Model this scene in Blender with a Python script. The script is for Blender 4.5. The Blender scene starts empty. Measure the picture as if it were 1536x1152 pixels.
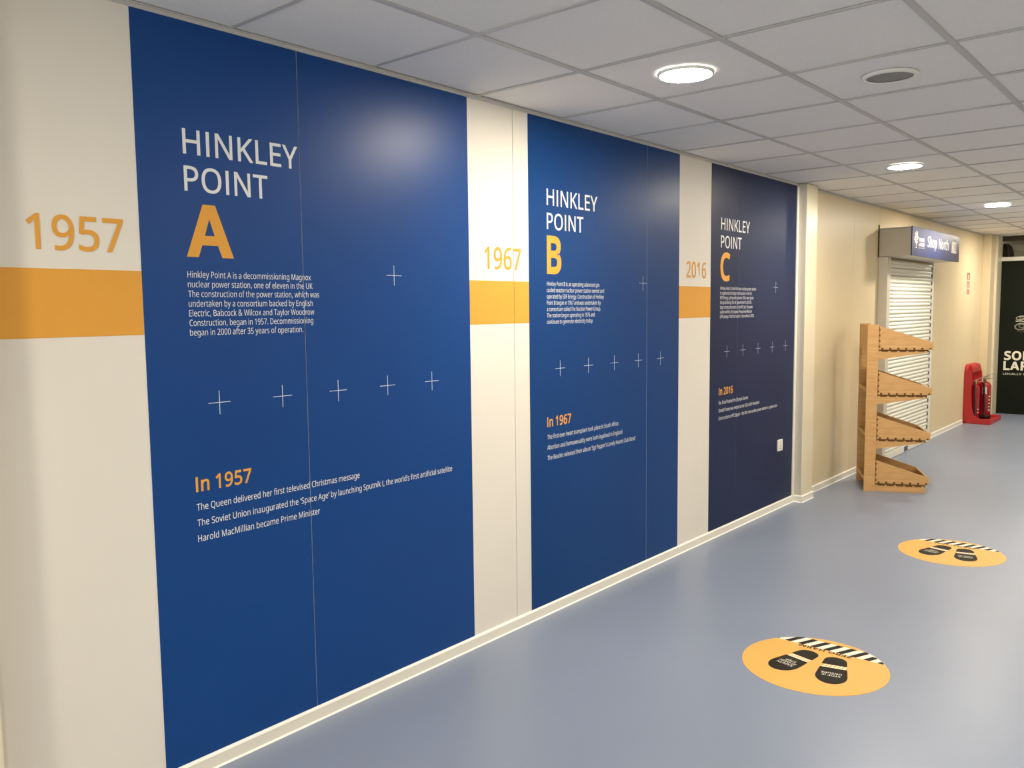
import bpy, bmesh, math, random
from mathutils import Matrix, Vector

random.seed(7)
SC = bpy.context.scene
COL = SC.collection
PI = math.pi

# ------------------------------------------------------------------ camera
W, H = 1536, 1152
F_PX = 1255.58
YAW, PITCH, ROLL = 0.705706, -0.089250, -0.010879
cy, sy, cp, sp = math.cos(YAW), math.sin(YAW), math.cos(PITCH), math.sin(PITCH)
fwd = Vector((-sy * cp, cy * cp, sp)); rgt = Vector((cy, sy, 0)); up = rgt.cross(fwd)
cr, sr = math.cos(ROLL), math.sin(ROLL)
R_, U_ = cr * rgt + sr * up, -sr * rgt + cr * up
cam_d = bpy.data.cameras.new('camera')
cam = bpy.data.objects.new('camera', cam_d); COL.objects.link(cam)
cam_d.sensor_fit = 'HORIZONTAL'; cam_d.sensor_width = 36.0
cam_d.lens = 36.0 * F_PX / W
cam_d.clip_start = 0.05
m = Matrix.Identity(4)
for i in range(3):
    m[i][0], m[i][1], m[i][2] = R_[i], U_[i], -fwd[i]
m.translation = Vector((2.55137, 0.0, 1.54400))
cam.matrix_world = m
SC.camera = cam

# ------------------------------------------------------------------ world, exposure, lamp data
SKY_STRENGTH = 5.6
world = bpy.data.worlds.new('world'); SC.world = world; world.use_nodes = True
world.node_tree.nodes['Background'].inputs[0].default_value = (1.0, 0.97, 0.93, 1)
world.node_tree.nodes['Background'].inputs[1].default_value = SKY_STRENGTH
SC.view_settings.view_transform = 'Standard'
SC.view_settings.look = 'None'
SC.view_settings.gamma = 1.0
SC.view_settings.use_curve_mapping = False
SC.view_settings.exposure = 0.06
LAMP_STRENGTH = 330.0
LAMP_COLOR = (1.0, 0.90, 0.74)
CEIL = 2.4736
X_BAR0, Y_BAR0, TILE = 0.558, 1.578, 0.6
# tile-centre positions of the round ceiling lamps: (x, y); those out of view are added
LAMPS = [(0.858, -0.522), (0.858, 3.078), (0.858, 6.078), (0.858, 9.078), (0.858, 12.078),
         (3.258, -0.522), (3.258, 3.078), (3.258, 6.078), (3.258, 9.078), (3.258, 12.078)]
ROOM_X, ROOM_Y0, ROOM_Y1 = 5.16, -3.22, 13.42
# sampling portal in the added daylight opening behind the camera
pd = bpy.data.lights.new('window_portal', 'AREA'); pd.shape = 'RECTANGLE'; pd.size = 4.5; pd.size_y = 1.4
pd.cycles.is_portal = True
po = bpy.data.objects.new('window_portal', pd); COL.objects.link(po)
po.location = (2.75, ROOM_Y0 - 0.11, 1.525); po.rotation_euler = (PI / 2, 0, 0)

# ------------------------------------------------------------------ materials
def mat(name, color, rough=0.5, spec=0.5, metal=0.0, var=0.0, scale=8.0, bump=0.0, bump_scale=60.0, coat=0.0,
        stretch=(1, 1, 1), color2=None):
    mt = bpy.data.materials.new(name); mt.use_nodes = True
    nt = mt.node_tree; b = nt.nodes['Principled BSDF']
    b.inputs['Roughness'].default_value = rough
    b.inputs['Specular IOR Level'].default_value = spec
    b.inputs['Metallic'].default_value = metal
    b.inputs['Coat Weight'].default_value = coat
    c = (*color, 1)
    b.inputs['Base Color'].default_value = c
    tc = nt.nodes.new('ShaderNodeTexCoord')
    mp = nt.nodes.new('ShaderNodeMapping'); mp.inputs['Scale'].default_value = stretch
    nt.links.new(tc.outputs['Object'], mp.inputs['Vector'])
    nz = nt.nodes.new('ShaderNodeTexNoise'); nz.inputs['Scale'].default_value = scale
    nz.inputs['Detail'].default_value = 4
    nt.links.new(mp.outputs['Vector'], nz.inputs['Vector'])
    mx = nt.nodes.new('ShaderNodeMix'); mx.data_type = 'RGBA'
    c2 = color2 if color2 else tuple(v * (1 - var) for v in color)
    mx.inputs['A'].default_value = c; mx.inputs['B'].default_value = (*c2, 1)
    rp = nt.nodes.new('ShaderNodeValToRGB')
    rp.color_ramp.elements[0].position = 0.35; rp.color_ramp.elements[1].position = 0.68
    nt.links.new(nz.outputs['Fac'], rp.inputs['Fac'])
    nt.links.new(rp.outputs['Color'], mx.inputs['Factor'])
    nt.links.new(mx.outputs['Result'], b.inputs['Base Color'])
    if bump:
        n2 = nt.nodes.new('ShaderNodeTexNoise'); n2.inputs['Scale'].default_value = bump_scale
        n2.inputs['Detail'].default_value = 6
        nt.links.new(mp.outputs['Vector'], n2.inputs['Vector'])
        bp = nt.nodes.new('ShaderNodeBump'); bp.inputs['Strength'].default_value = bump
        bp.inputs['Distance'].default_value = 0.002
        nt.links.new(n2.outputs['Fac'], bp.inputs['Height'])
        nt.links.new(bp.outputs['Normal'], b.inputs['Normal'])
    return mt

def emis(name, color, strength):
    mt = bpy.data.materials.new(name); mt.use_nodes = True
    nt = mt.node_tree; nt.nodes.clear()
    e = nt.nodes.new('ShaderNodeEmission'); o = nt.nodes.new('ShaderNodeOutputMaterial')
    e.inputs[0].default_value = (*color, 1); e.inputs[1].default_value = strength
    nt.links.new(e.outputs[0], o.inputs[0])
    return mt

M = {}
M['white_wall'] = mat('white_wall_vinyl', (0.80, 0.765, 0.70), 0.5, 0.3, var=0.03, scale=2, bump=0.05, bump_scale=200)
M['cream_wall'] = mat('cream_wall_sheet', (0.75, 0.635, 0.42), 0.42, 0.4, var=0.03, scale=2)
M['cream_trim'] = mat('cream_trim_sheet', (0.78, 0.70, 0.52), 0.3, 0.5, var=0.02, scale=3)
M['trim_white'] = mat('white_trim_paint', (0.84, 0.81, 0.72), 0.35, 0.5, var=0.03, scale=5)
M['trim_bright'] = mat('white_bead', (0.95, 0.94, 0.88), 0.3, 0.5, var=0.02, scale=5)
M['pale_flap'] = mat('pale_flap_sheet', (0.27, 0.245, 0.175), 0.6, 0.3, var=0.04)
M['joint'] = mat('joint_strip', (0.44, 0.44, 0.45), 0.5, 0.4, var=0.05, scale=5)
M['blue_a'] = mat('royal_blue_vinyl', (0.004, 0.056, 0.245), 0.37, 0.27, var=0.05, scale=1.5, bump=0.03, bump_scale=120)
M['blue_b'] = mat('deep_blue_vinyl', (0.004, 0.049, 0.200), 0.37, 0.19, var=0.05, scale=1.5, bump=0.03, bump_scale=120)
M['blue_c'] = mat('navy_vinyl', (0.010, 0.021, 0.074), 0.38, 0.15, var=0.05, scale=1.5, bump=0.03, bump_scale=120)
M['print_white'] = mat('white_print', (0.80, 0.82, 0.84), 0.5, 0.3, var=0.01)
M['print_orange'] = mat('orange_print', (0.78, 0.37, 0.055), 0.5, 0.3, var=0.02)
M['print_pale_blue'] = mat('pale_line_print', (0.62, 0.70, 0.80), 0.5, 0.3, var=0.01)
M['floor'] = mat('blue_grey_vinyl_floor', (0.240, 0.285, 0.385), 0.36, 0.45, var=0.06, scale=1.2, bump=0.06, bump_scale=150)
M['tile'] = mat('mineral_fibre_tile', (0.90, 0.88, 0.85), 0.9, 0.1, var=0.03, scale=60, bump=0.25, bump_scale=220)
M['grid'] = mat('ceiling_grid_paint', (0.57, 0.56, 0.545), 0.5, 0.4, var=0.02)
M['void'] = mat('ceiling_void_board', (0.30, 0.29, 0.27), 0.9, 0.1, var=0.05)
M['bezel'] = mat('lamp_bezel_white', (0.85, 0.84, 0.80), 0.35, 0.5, var=0.01)
M['lamp'] = emis('lamp_diffuser_glow', LAMP_COLOR, LAMP_STRENGTH)
M['mesh_grey'] = mat('speaker_mesh_grey', (0.30, 0.295, 0.285), 0.6, 0.4, var=0.25, scale=400)
M['orange_decal'] = mat('orange_floor_vinyl', (0.83, 0.43, 0.10), 0.5, 0.35, var=0.04, scale=6)
M['decal_black'] = mat('black_floor_print', (0.020, 0.017, 0.012), 0.6, 0.12, var=0.1)
M['decal_white'] = mat('cream_floor_print', (0.86, 0.82, 0.68), 0.5, 0.3, var=0.02)
M['wood'] = mat('birch_ply', (0.62, 0.37, 0.155), 0.5, 0.35, var=0.0, scale=7, stretch=(1, 1, 9), color2=(0.54, 0.30, 0.115),
                bump=0.05, bump_scale=60)
M['wood_edge'] = mat('ply_end_grain', (0.22, 0.11, 0.035), 0.7, 0.2, var=0.25, scale=90, stretch=(1, 1, 6))  # end grain, and the shade painted under the trays
M['slat'] = mat('shutter_slat_white', (0.80, 0.79, 0.70), 0.35, 0.5, var=0.02, scale=10)
M['box_grey'] = mat('shutter_box_grey', (0.50, 0.46, 0.39), 0.4, 0.5, var=0.03, scale=4)
M['guide_grey'] = mat('shutter_guide_grey', (0.62, 0.58, 0.50), 0.4, 0.5, var=0.03, scale=4)
M['black'] = mat('black_plastic', (0.015, 0.015, 0.014), 0.45, 0.4, var=0.1)
M['sign_blue'] = mat('sign_blue_face', (0.028, 0.040, 0.135), 0.36, 0.26, var=0.03)
M['navy_label'] = mat('navy_label', (0.06, 0.07, 0.16), 0.4, 0.4, var=0.05)
M['red_plastic'] = mat('red_stand_plastic', (0.50, 0.022, 0.022), 0.35, 0.5, var=0.06, scale=6)
M['red_paint'] = mat('red_extinguisher_paint', (0.30, 0.008, 0.012), 0.18, 0.55, var=0.03, coat=0.4)
M['brass'] = mat('brass_valve', (0.45, 0.30, 0.13), 0.35, 0.5, metal=0.9, var=0.1)
M['chrome'] = mat('steel_lever', (0.45, 0.43, 0.40), 0.3, 0.5, metal=0.9, var=0.1)
M['label_white'] = mat('white_label', (0.78, 0.72, 0.66), 0.5, 0.3, var=0.05)
M['sign_red'] = mat('fire_sign_red', (0.42, 0.06, 0.035), 0.45, 0.4, var=0.04)
M['board_black'] = mat('black_green_board', (0.009, 0.012, 0.007), 0.6, 0.12, var=0.15, scale=3)
M['socket'] = mat('white_socket_plastic', (0.84, 0.82, 0.76), 0.3, 0.5, var=0.01)
M['dark_beam'] = mat('dark_brown_beam', (0.075, 0.060, 0.036), 0.7, 0.2, var=0.1)
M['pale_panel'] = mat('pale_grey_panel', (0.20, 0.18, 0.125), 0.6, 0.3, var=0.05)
M['dark_cloth'] = mat('dark_brown_cloth', (0.025, 0.019, 0.014), 0.8, 0.2, var=0.3, scale=30)

def glass(name):
    mt = bpy.data.materials.new(name); mt.use_nodes = True
    nt = mt.node_tree; nt.nodes.clear()
    t = nt.nodes.new('ShaderNodeBsdfTransparent'); g = nt.nodes.new('ShaderNodeBsdfGlossy'); x = nt.nodes.new('ShaderNodeMixShader')
    o = nt.nodes.new('ShaderNodeOutputMaterial'); x.inputs[0].default_value = 0.06; g.inputs['Roughness'].default_value = 0.02
    t.inputs[0].default_value = (0.95, 0.97, 0.96, 1)
    nt.links.new(t.outputs[0], x.inputs[1]); nt.links.new(g.outputs[0], x.inputs[2]); nt.links.new(x.outputs[0], o.inputs[0])
    return mt
M['glass'] = glass('window_glass')

# ------------------------------------------------------------------ mesh helpers
def new_obj(name, me, material, parent=None, label=None, cat=None, group=None, kind=None):
    o = bpy.data.objects.new(name, me); COL.objects.link(o)
    if material and me is not None and not me.materials:
        me.materials.append(M[material] if isinstance(material, str) else material)
    if parent: o.parent = parent
    if label: o['label'] = label
    if cat: o['category'] = cat
    if group: o['group'] = group
    if kind: o['kind'] = kind
    return o

def empty(name, loc, rz=0, label=None, cat=None, group=None, kind=None):
    o = new_obj(name, None, None, None, label, cat, group, kind)
    o.location = loc; o.rotation_euler = (0, 0, rz); o.empty_display_size = 0.1
    return o

def mesh_from(bm, name='mesh', smooth=False):
    me = bpy.data.meshes.new(name)
    bmesh.ops.recalc_face_normals(bm, faces=bm.faces)
    bm.to_mesh(me); bm.free()
    if smooth:
        for p in me.polygons: p.use_smooth = True
    return me

def add_box(bm, x0, x1, y0, y1, z0, z1, bev=0.0, seg=1):
    r = bmesh.ops.create_cube(bm, size=1)
    vs = r['verts']
    bmesh.ops.scale(bm, verts=vs, vec=(x1 - x0, y1 - y0, z1 - z0))
    bmesh.ops.translate(bm, verts=vs, vec=((x0 + x1) / 2, (y0 + y1) / 2, (z0 + z1) / 2))
    if bev:
        es = list({e for v in vs for e in v.link_edges})
        bmesh.ops.bevel(bm, geom=es, offset=bev, segments=seg, affect='EDGES', profile=0.5)

def box_me(x0, x1, y0, y1, z0, z1, bev=0.0, seg=1):
    bm = bmesh.new(); add_box(bm, x0, x1, y0, y1, z0, z1, bev, seg); return mesh_from(bm, 'box')

def box(name, material, parent, x0, x1, y0, y1, z0, z1, bev=0.0, seg=1, **kw):
    return new_obj(name, box_me(x0, x1, y0, y1, z0, z1, bev, seg), material, parent, **kw)

def add_prism(bm, pts, axis, a0, a1):
    """pts: 2D outline; axis 'x': pts=(y,z), 'y': pts=(x,z), 'z': pts=(x,y)"""
    def v(p, a):
        return {'x': (a, p[0], p[1]), 'y': (p[0], a, p[1]), 'z': (p[0], p[1], a)}[axis]
    lo = [bm.verts.new(v(p, a0)) for p in pts]; hi = [bm.verts.new(v(p, a1)) for p in pts]
    bm.faces.new(lo); bm.faces.new(hi[::-1])
    n = len(pts)
    for i in range(n):
        bm.faces.new((lo[i], lo[(i + 1) % n], hi[(i + 1) % n], hi[i]))

def prism(name, material, parent, pts, axis, a0, a1, bev=0, **kw):
    bm = bmesh.new(); add_prism(bm, pts, axis, a0, a1)
    if bev:
        bmesh.ops.bevel(bm, geom=list(bm.edges), offset=bev, segments=2, affect='EDGES')
    return new_obj(name, mesh_from(bm, name), material, parent, **kw)

def add_lathe(bm, prof, n=32, center=(0, 0, 0)):
    rings = []
    for r, z in prof:
        if r < 1e-6:
            rings.append([bm.verts.new((center[0], center[1], center[2] + z))])
        else:
            rings.append([bm.verts.new((center[0] + r * math.cos(2 * PI * i / n), center[1] + r * math.sin(2 * PI * i / n),
                                        center[2] + z)) for i in range(n)])
    for a, b in zip(rings, rings[1:]):
        for i in range(n):
            j = (i + 1) % n
            if len(a) == 1 and len(b) == 1: continue
            if len(a) == 1: bm.faces.new((a[0], b[i], b[j]))
            elif len(b) == 1: bm.faces.new((a[i], a[j], b[0]))
            else: bm.faces.new((a[i], a[j], b[j], b[i]))

def lathe(name, material, parent, prof, n=32, center=(0, 0, 0), smooth=True, **kw):
    bm = bmesh.new(); add_lathe(bm, prof, n, center)
    me = mesh_from(bm, name, smooth)
    o = new_obj(name, me, material, parent, **kw)
    return o

def add_tube(bm, pts, r, n=8):
    pts = [Vector(p) for p in pts]; rings = []
    for i, p in enumerate(pts):
        d = (pts[min(i + 1, len(pts) - 1)] - pts[max(i - 1, 0)]).normalized()
        a = d.cross(Vector((0, 0, 1)))
        if a.length < 1e-3: a = d.cross(Vector((1, 0, 0)))
        a.normalize(); b = d.cross(a)
        rings.append([bm.verts.new(p + r * (math.cos(2 * PI * k / n) * a + math.sin(2 * PI * k / n) * b)) for k in range(n)])
    for A, B in zip(rings, rings[1:]):
        for k in range(n):
            bm.faces.new((A[k], A[(k + 1) % n], B[(k + 1) % n], B[k]))
    bm.faces.new(rings[0]); bm.faces.new(rings[-1][::-1])

def tube(name, material, parent, pts, r, n=8, **kw):
    bm = bmesh.new(); add_tube(bm, pts, r, n)
    return new_obj(name, mesh_from(bm, name, True), material, parent, **kw)

def smooth_path(pts, k=6):
    P = [Vector(p) for p in pts]; out = []
    for i in range(len(P) - 1):
        p0, p1, p2, p3 = P[max(i - 1, 0)], P[i], P[i + 1], P[min(i + 2, len(P) - 1)]
        for s in range(k):
            t = s / k
            out.append(0.5 * ((2 * p1) + (p2 - p0) * t + (2 * p0 - 5 * p1 + 4 * p2 - p3) * t * t + (3 * p1 - p0 - 3 * p2 + p3) * t ** 3))
    out.append(P[-1]); return out

# ---- lettering: outlines of a humanist sans, cap height 700 units; filled as thin flat geometry
GLYPHS = {
    ' ': (255, ''),
    '&': (718, '298,711 324,710 347,706 369,701 389,693 407,683 422,671 436,657 447,641 456,624 463,604 466,583 468,560 465,530 458,503 445,478 428,455 407,434 383,414 357,395 327,376 517,194 529,210 540,227 550,245 558,264 566,284 573,306 580,327 585,350 673,350 664,319 655,289 645,261 633,233 621,207 606,183 590,160 573,139 716,0 599,0 514,82 498,69 482,57 465,45 448,34 430,25 411,16 391,8 370,2 348,-3 324,-7 299,-9 273,-10 240,-8 209,-4 181,3 155,12 132,25 112,40 94,57 79,77 67,100 59,125 54,153 52,182 53,206 56,229 62,250 70,269 80,286 92,303 106,319 123,333 140,347 160,361 181,375 203,388 193,400 183,412 173,425 163,437 153,450 145,464 137,478 130,493 125,508 121,524 118,541 118,558 119,581 123,602 130,622 139,640 151,656 166,670 182,683 201,693 223,701 246,706 271,710|275,639 258,635 242,628 228,619 217,607 208,593 204,577 202,559 203,542 207,525 212,509 221,494 231,478 243,462 258,445 275,427 301,444 324,460 343,476 357,491 368,506 376,523 381,541 382,560 381,577 376,592 369,606 359,618 346,628 331,635 314,639 295,640|255,334 238,324 222,314 208,303 195,293 183,282 172,270 163,259 156,246 150,233 146,218 143,202 142,185 144,160 151,137 163,117 178,99 198,85 221,75 247,69 275,67 306,68 334,72 360,78 383,87 405,98 425,110 443,123 459,136'),
    "'": (221, '137,447 83,447 64,700 157,700'),
    '(': (294, '183,700 265,700 233,653 205,603 181,551 161,497 146,441 135,385 129,328 126,270 127,232 130,194 135,157 142,120 151,83 162,46 174,11 188,-24 204,-58 222,-91 242,-124 264,-155 183,-155 160,-125 138,-94 119,-62 102,-29 87,6 74,41 63,77 54,115 48,153 43,191 40,230 39,269 40,309 43,348 48,387 54,425 63,463 74,500 87,536 102,572 119,606 138,638 160,670'),
    ')': (294, '29,700 111,700 135,670 156,638 176,606 193,572 208,536 220,500 231,463 240,425 246,387 251,348 254,309 255,269 254,230 251,191 246,153 240,115 231,77 220,41 208,6 193,-29 176,-62 156,-94 135,-125 111,-155 30,-155 52,-124 72,-91 90,-58 106,-24 120,11 133,46 143,83 152,120 159,157 164,194 167,232 168,270 167,308 164,347 159,385 152,423 143,460 133,497 120,533 106,569 90,603 72,637 51,669'),
    ',': (263, '89,114 181,114 188,103 184,85 178,67 172,48 166,28 159,8 151,-12 144,-32 136,-51 128,-71 120,-90 112,-109 104,-126 40,-126 45,-108 50,-88 55,-68 59,-47 64,-25 68,-4 72,17 76,38 80,58 84,78 87,96'),
    '-': (316, '39,301 276,301 276,225 39,225'),
    '.': (263, '130,119 143,118 154,115 164,110 174,104 182,95 188,84 191,70 192,53 191,37 188,23 182,11 174,2 164,-5 154,-10 143,-13 130,-14 119,-13 108,-10 97,-5 88,2 81,11 75,23 72,37 71,53 72,70 75,84 81,95 88,104 97,110 108,115 119,118'),
    '0': (561, '279,711 317,708 351,700 382,687 410,668 434,644 455,616 473,583 487,545 498,503 506,456 511,406 513,351 512,309 510,270 506,234 500,199 493,167 483,137 472,110 459,86 444,64 427,45 408,28 387,15 363,4 338,-4 310,-8 279,-10 242,-7 208,1 177,14 150,33 125,57 105,86 87,119 73,157 62,200 54,246 50,297 48,351 49,406 54,456 61,503 71,545 84,583 101,616 121,644 145,668 173,687 204,700 240,708|279,637 254,635 232,629 212,619 195,605 180,587 167,566 157,540 149,510 142,477 138,439 135,397 134,351 135,305 138,263 142,225 149,191 157,161 167,135 180,114 195,96 212,82 232,72 254,66 279,64 305,66 327,72 347,81 364,95 379,113 392,135 402,161 411,191 417,225 422,263 425,305 425,351 425,397 422,439 417,477 411,510 402,540 392,566 379,587 364,605 347,619 327,629 305,635'),
    '1': (561, '276,700 348,700 348,0 264,0 264,489 264,503 264,515 264,527 264,537 264,547 265,556 265,565 266,574 266,583 267,592 267,601 268,610 260,602 253,595 246,589 239,583 232,578 225,571 216,564 207,556 132,495 87,553'),
    '2': (561, '270,710 301,708 331,704 358,697 382,687 405,675 424,660 441,643 455,623 467,601 475,577 480,551 481,524 480,497 476,470 469,445 459,421 446,397 432,373 415,349 396,326 375,302 352,278 328,253 302,226 156,82 156,78 510,78 510,0 47,0 47,72 230,257 256,283 279,307 300,330 320,351 337,371 351,392 364,412 375,432 383,452 388,473 392,496 393,519 391,546 385,569 374,590 359,606 340,619 319,629 296,634 270,636 245,635 222,632 200,626 180,619 160,609 141,598 121,584 101,570 55,627 69,639 84,650 99,660 115,670 132,678 150,686 168,693 187,699 206,704 227,707 248,709'),
    '3': (561, '267,710 318,707 362,698 400,682 430,661 453,635 470,605 480,572 483,536 482,514 479,492 473,473 466,455 456,439 444,424 431,411 415,399 398,389 380,381 360,374 338,369 338,365 378,358 412,347 440,331 464,312 482,289 495,262 502,232 505,199 503,169 498,142 489,115 476,91 460,68 440,48 416,31 389,17 357,5 321,-3 281,-8 236,-10 209,-9 183,-8 158,-5 134,-1 111,4 88,10 66,18 44,28 44,109 67,99 90,90 114,82 139,75 164,70 189,66 213,64 237,63 281,65 318,72 349,83 373,100 391,120 404,143 412,170 415,201 413,222 409,241 402,258 392,272 379,285 363,295 345,305 325,312 301,317 276,321 248,324 219,325 151,325 151,398 220,398 247,399 273,402 296,407 316,415 334,424 350,435 364,447 375,461 384,477 390,494 394,511 395,530 393,554 387,576 376,594 361,609 342,622 320,630 296,636 268,637 249,637 232,635 216,633 200,630 185,626 171,621 157,616 144,609 131,602 118,595 104,587 91,578 48,637 68,651 90,665 114,677 141,688 169,698 200,704 232,708'),
    '4': (561, '21,232 350,704 439,704 439,236 541,236 541,159 439,159 439,0 356,0 356,159 21,159|361,612 357,612 353,602 348,592 343,582 337,572 331,561 326,552 320,543 315,535 105,236 356,236 356,457 356,469 356,481 356,493 356,503 357,514 357,524 357,534 358,543 358,552 359,561 359,570 359,579 360,587 360,596 360,604'),
    '5': (561, '78,370 105,700 456,700 456,622 178,622 162,419 171,420 181,422 193,424 207,425 221,427 237,428 253,429 270,429 304,428 337,423 366,416 394,405 419,391 441,375 460,356 476,335 489,311 498,284 503,255 505,224 503,189 497,156 487,126 474,99 456,74 435,52 411,34 384,18 353,6 319,-3 283,-8 243,-10 217,-9 191,-7 166,-4 142,0 119,5 98,12 79,20 62,28 62,110 80,100 101,91 123,83 148,76 173,71 197,67 221,64 244,64 269,65 293,68 315,73 335,80 353,89 369,100 383,114 395,130 405,148 411,168 415,190 417,215 414,247 406,275 393,300 375,320 350,336 320,348 284,355 241,357 227,357 212,356 196,354 178,352 162,350 147,347 133,345 122,342'),
    '6': (561, '375,710 385,710 396,709 408,709 420,708 432,707 443,705 452,703 461,701 461,627 452,630 442,633 432,635 421,636 410,638 399,638 388,639 376,639 344,638 314,634 288,627 264,617 242,604 223,590 207,573 193,555 181,535 170,513 162,489 155,465 150,439 145,412 142,384 140,356 146,356 154,367 163,378 173,388 183,398 195,407 208,415 222,422 238,427 254,432 272,436 291,438 312,438 341,437 369,432 394,424 418,413 440,399 459,383 475,363 489,341 500,316 508,288 513,258 515,225 513,190 508,158 499,128 487,100 472,75 454,53 434,34 410,19 384,6 356,-3 325,-8 292,-10 268,-9 244,-5 221,1 199,9 178,19 158,32 140,48 123,66 108,86 94,109 82,134 72,162 64,193 58,226 55,261 54,299 54,329 56,359 59,389 62,419 67,448 74,476 82,503 91,530 102,555 116,579 131,602 148,623 167,642 189,659 213,674 240,687 269,697 301,704 336,708|294,371 272,369 251,366 232,360 214,351 198,341 183,330 171,317 160,303 152,288 146,273 142,258 141,242 142,226 144,210 146,194 150,178 156,163 162,148 170,134 179,121 189,108 200,97 213,87 226,78 241,72 256,67 273,64 291,63 321,65 347,73 371,85 391,102 408,125 420,153 427,187 429,225 427,257 421,285 410,310 396,331 377,349 353,361 326,368'),
    '7': (561, '43,700 513,700 513,633 228,0 133,0 421,622 43,622'),
    '8': (561, '279,710 309,709 337,705 364,699 388,691 411,680 430,667 448,652 462,634 474,615 482,593 488,569 489,542 488,522 485,503 479,485 471,469 461,453 450,439 437,426 423,413 407,402 391,391 374,380 356,371 377,360 397,349 416,337 434,324 451,311 466,296 479,280 491,264 500,246 506,226 510,205 512,181 510,153 505,127 496,102 483,80 468,60 449,42 428,27 403,14 377,3 347,-4 316,-8 282,-10 246,-8 213,-4 182,3 154,13 130,25 108,40 90,57 75,77 63,99 55,123 50,150 48,178 49,202 53,223 59,243 68,262 79,279 92,295 106,309 122,323 139,335 156,346 174,356 193,366 176,376 160,387 145,398 131,410 118,423 106,437 96,452 87,468 80,484 75,503 72,522 71,543 72,569 77,593 86,614 98,634 113,651 130,666 150,679 173,690 197,699 223,705 250,709|278,640 253,639 229,634 208,626 190,614 174,600 164,582 157,562 155,539 156,522 159,506 165,491 172,478 181,467 192,456 205,446 219,437 234,428 250,420 266,412 283,404 300,411 316,419 331,428 345,436 357,446 369,456 379,467 388,479 395,492 400,506 403,522 404,539 402,562 395,582 385,600 370,614 351,626 330,634 305,639|265,330 244,321 225,311 208,301 192,290 178,279 166,267 156,255 148,241 141,227 136,212 133,195 132,177 135,153 141,131 153,111 169,93 189,78 215,67 245,61 280,59 314,61 344,67 369,78 390,93 406,111 418,131 425,155 427,180 426,197 423,213 417,227 409,241 399,253 388,265 374,277 358,287 341,297 322,307 302,316 280,325'),
    '9': (561, '273,710 297,709 321,705 344,699 366,691 387,680 406,667 424,651 441,633 456,613 470,590 482,565 492,537 500,507 505,474 509,439 510,401 509,371 508,341 505,312 501,282 497,253 490,224 482,197 473,170 461,145 448,121 433,98 416,77 396,58 375,41 350,26 324,13 294,3 262,-4 226,-8 188,-10 178,-10 167,-9 155,-8 143,-7 130,-6 119,-4 109,-2 100,0 100,74 109,71 119,68 130,66 141,64 153,63 164,62 175,61 186,61 219,62 249,66 276,73 300,83 321,96 340,110 356,126 371,145 383,165 393,187 402,210 409,235 414,261 418,288 421,315 423,343 417,343 409,332 400,322 390,312 379,302 368,293 355,285 340,278 325,273 308,268 290,264 271,262 250,262 221,263 194,268 168,276 145,287 123,301 104,317 88,337 74,359 63,384 55,411 51,441 49,474 51,509 56,542 65,572 77,600 92,625 110,647 131,666 155,681 181,694 209,703 240,708|273,637 244,635 217,627 194,615 173,597 156,574 144,546 137,513 134,475 136,442 143,414 153,389 167,368 186,351 209,339 237,332 269,329 291,331 312,334 332,340 350,349 366,359 381,370 393,383 403,397 412,412 418,427 421,442 423,458 422,474 420,489 417,505 413,521 408,537 402,552 394,566 385,579 375,592 364,603 352,613 338,622 323,628 308,633 291,636'),
    'A': (626, '274,703 353,703 625,0 534,0 450,217 173,217 89,0 0,0|312,612 309,602 307,592 304,582 301,572 299,562 296,553 293,544 291,535 288,527 286,520 283,513 281,507 202,295 424,295 345,507 343,512 341,518 338,526 335,535 332,546 329,556 325,567 322,578 319,588 316,597 314,605'),
    'B': (637, '95,0 95,700 295,700 357,698 410,690 456,678 494,661 523,638 544,608 557,571 561,526 560,506 557,488 552,470 546,453 537,438 527,424 515,412 500,400 485,391 467,383 448,376 427,372 427,367 449,362 469,357 489,350 507,341 524,331 539,319 552,304 564,288 573,270 579,249 583,225 584,199 582,168 577,140 568,114 555,91 539,70 519,51 497,36 471,23 443,13 411,6 378,1 341,0|299,625 183,625 183,402 313,402 354,404 389,409 416,418 436,431 451,447 461,467 468,490 470,517 467,544 459,566 447,585 429,600 406,610 376,618 341,623|183,75 325,75 368,77 403,84 432,95 454,111 470,130 481,153 488,178 490,206 489,224 486,241 481,256 474,271 465,284 452,295 438,305 420,313 400,320 376,325 348,327 318,328 183,328'),
    'C': (620, '396,710 423,709 449,707 475,704 500,699 524,693 547,686 569,678 589,669 554,594 537,601 520,608 501,615 482,621 462,626 440,629 418,632 395,632 368,631 342,628 317,622 294,613 272,603 252,590 234,575 218,557 203,538 190,517 179,493 170,468 162,441 157,412 154,382 153,350 155,308 160,269 168,233 180,200 195,170 213,144 235,121 260,102 289,87 320,76 356,70 394,68 417,68 439,70 460,72 481,75 502,80 522,84 542,89 562,95 562,19 542,12 522,6 502,1 481,-3 459,-6 435,-8 409,-9 381,-10 330,-7 283,1 241,15 203,34 169,59 140,88 116,121 96,160 80,202 69,248 62,298 60,351 61,390 65,427 72,462 82,496 94,528 109,557 127,585 147,610 169,632 194,652 222,669 252,684 284,695 319,703 357,708'),
    'D': (716, '95,0 95,700 311,700 362,698 410,690 454,678 494,661 531,639 563,612 590,581 614,546 632,505 645,460 653,411 656,357 653,300 645,249 631,202 612,160 588,123 559,90 526,63 487,40 444,23 397,10 346,3 290,0|298,625 183,625 183,75 278,75 345,80 403,93 452,115 492,146 523,185 545,233 558,289 563,354 561,398 555,439 545,475 532,507 515,535 494,559 470,579 442,596 410,608 376,617 339,623'),
    'E': (545, '95,0 95,700 486,700 486,623 183,623 183,404 469,404 469,327 183,327 183,77 486,77 486,0'),
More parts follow.
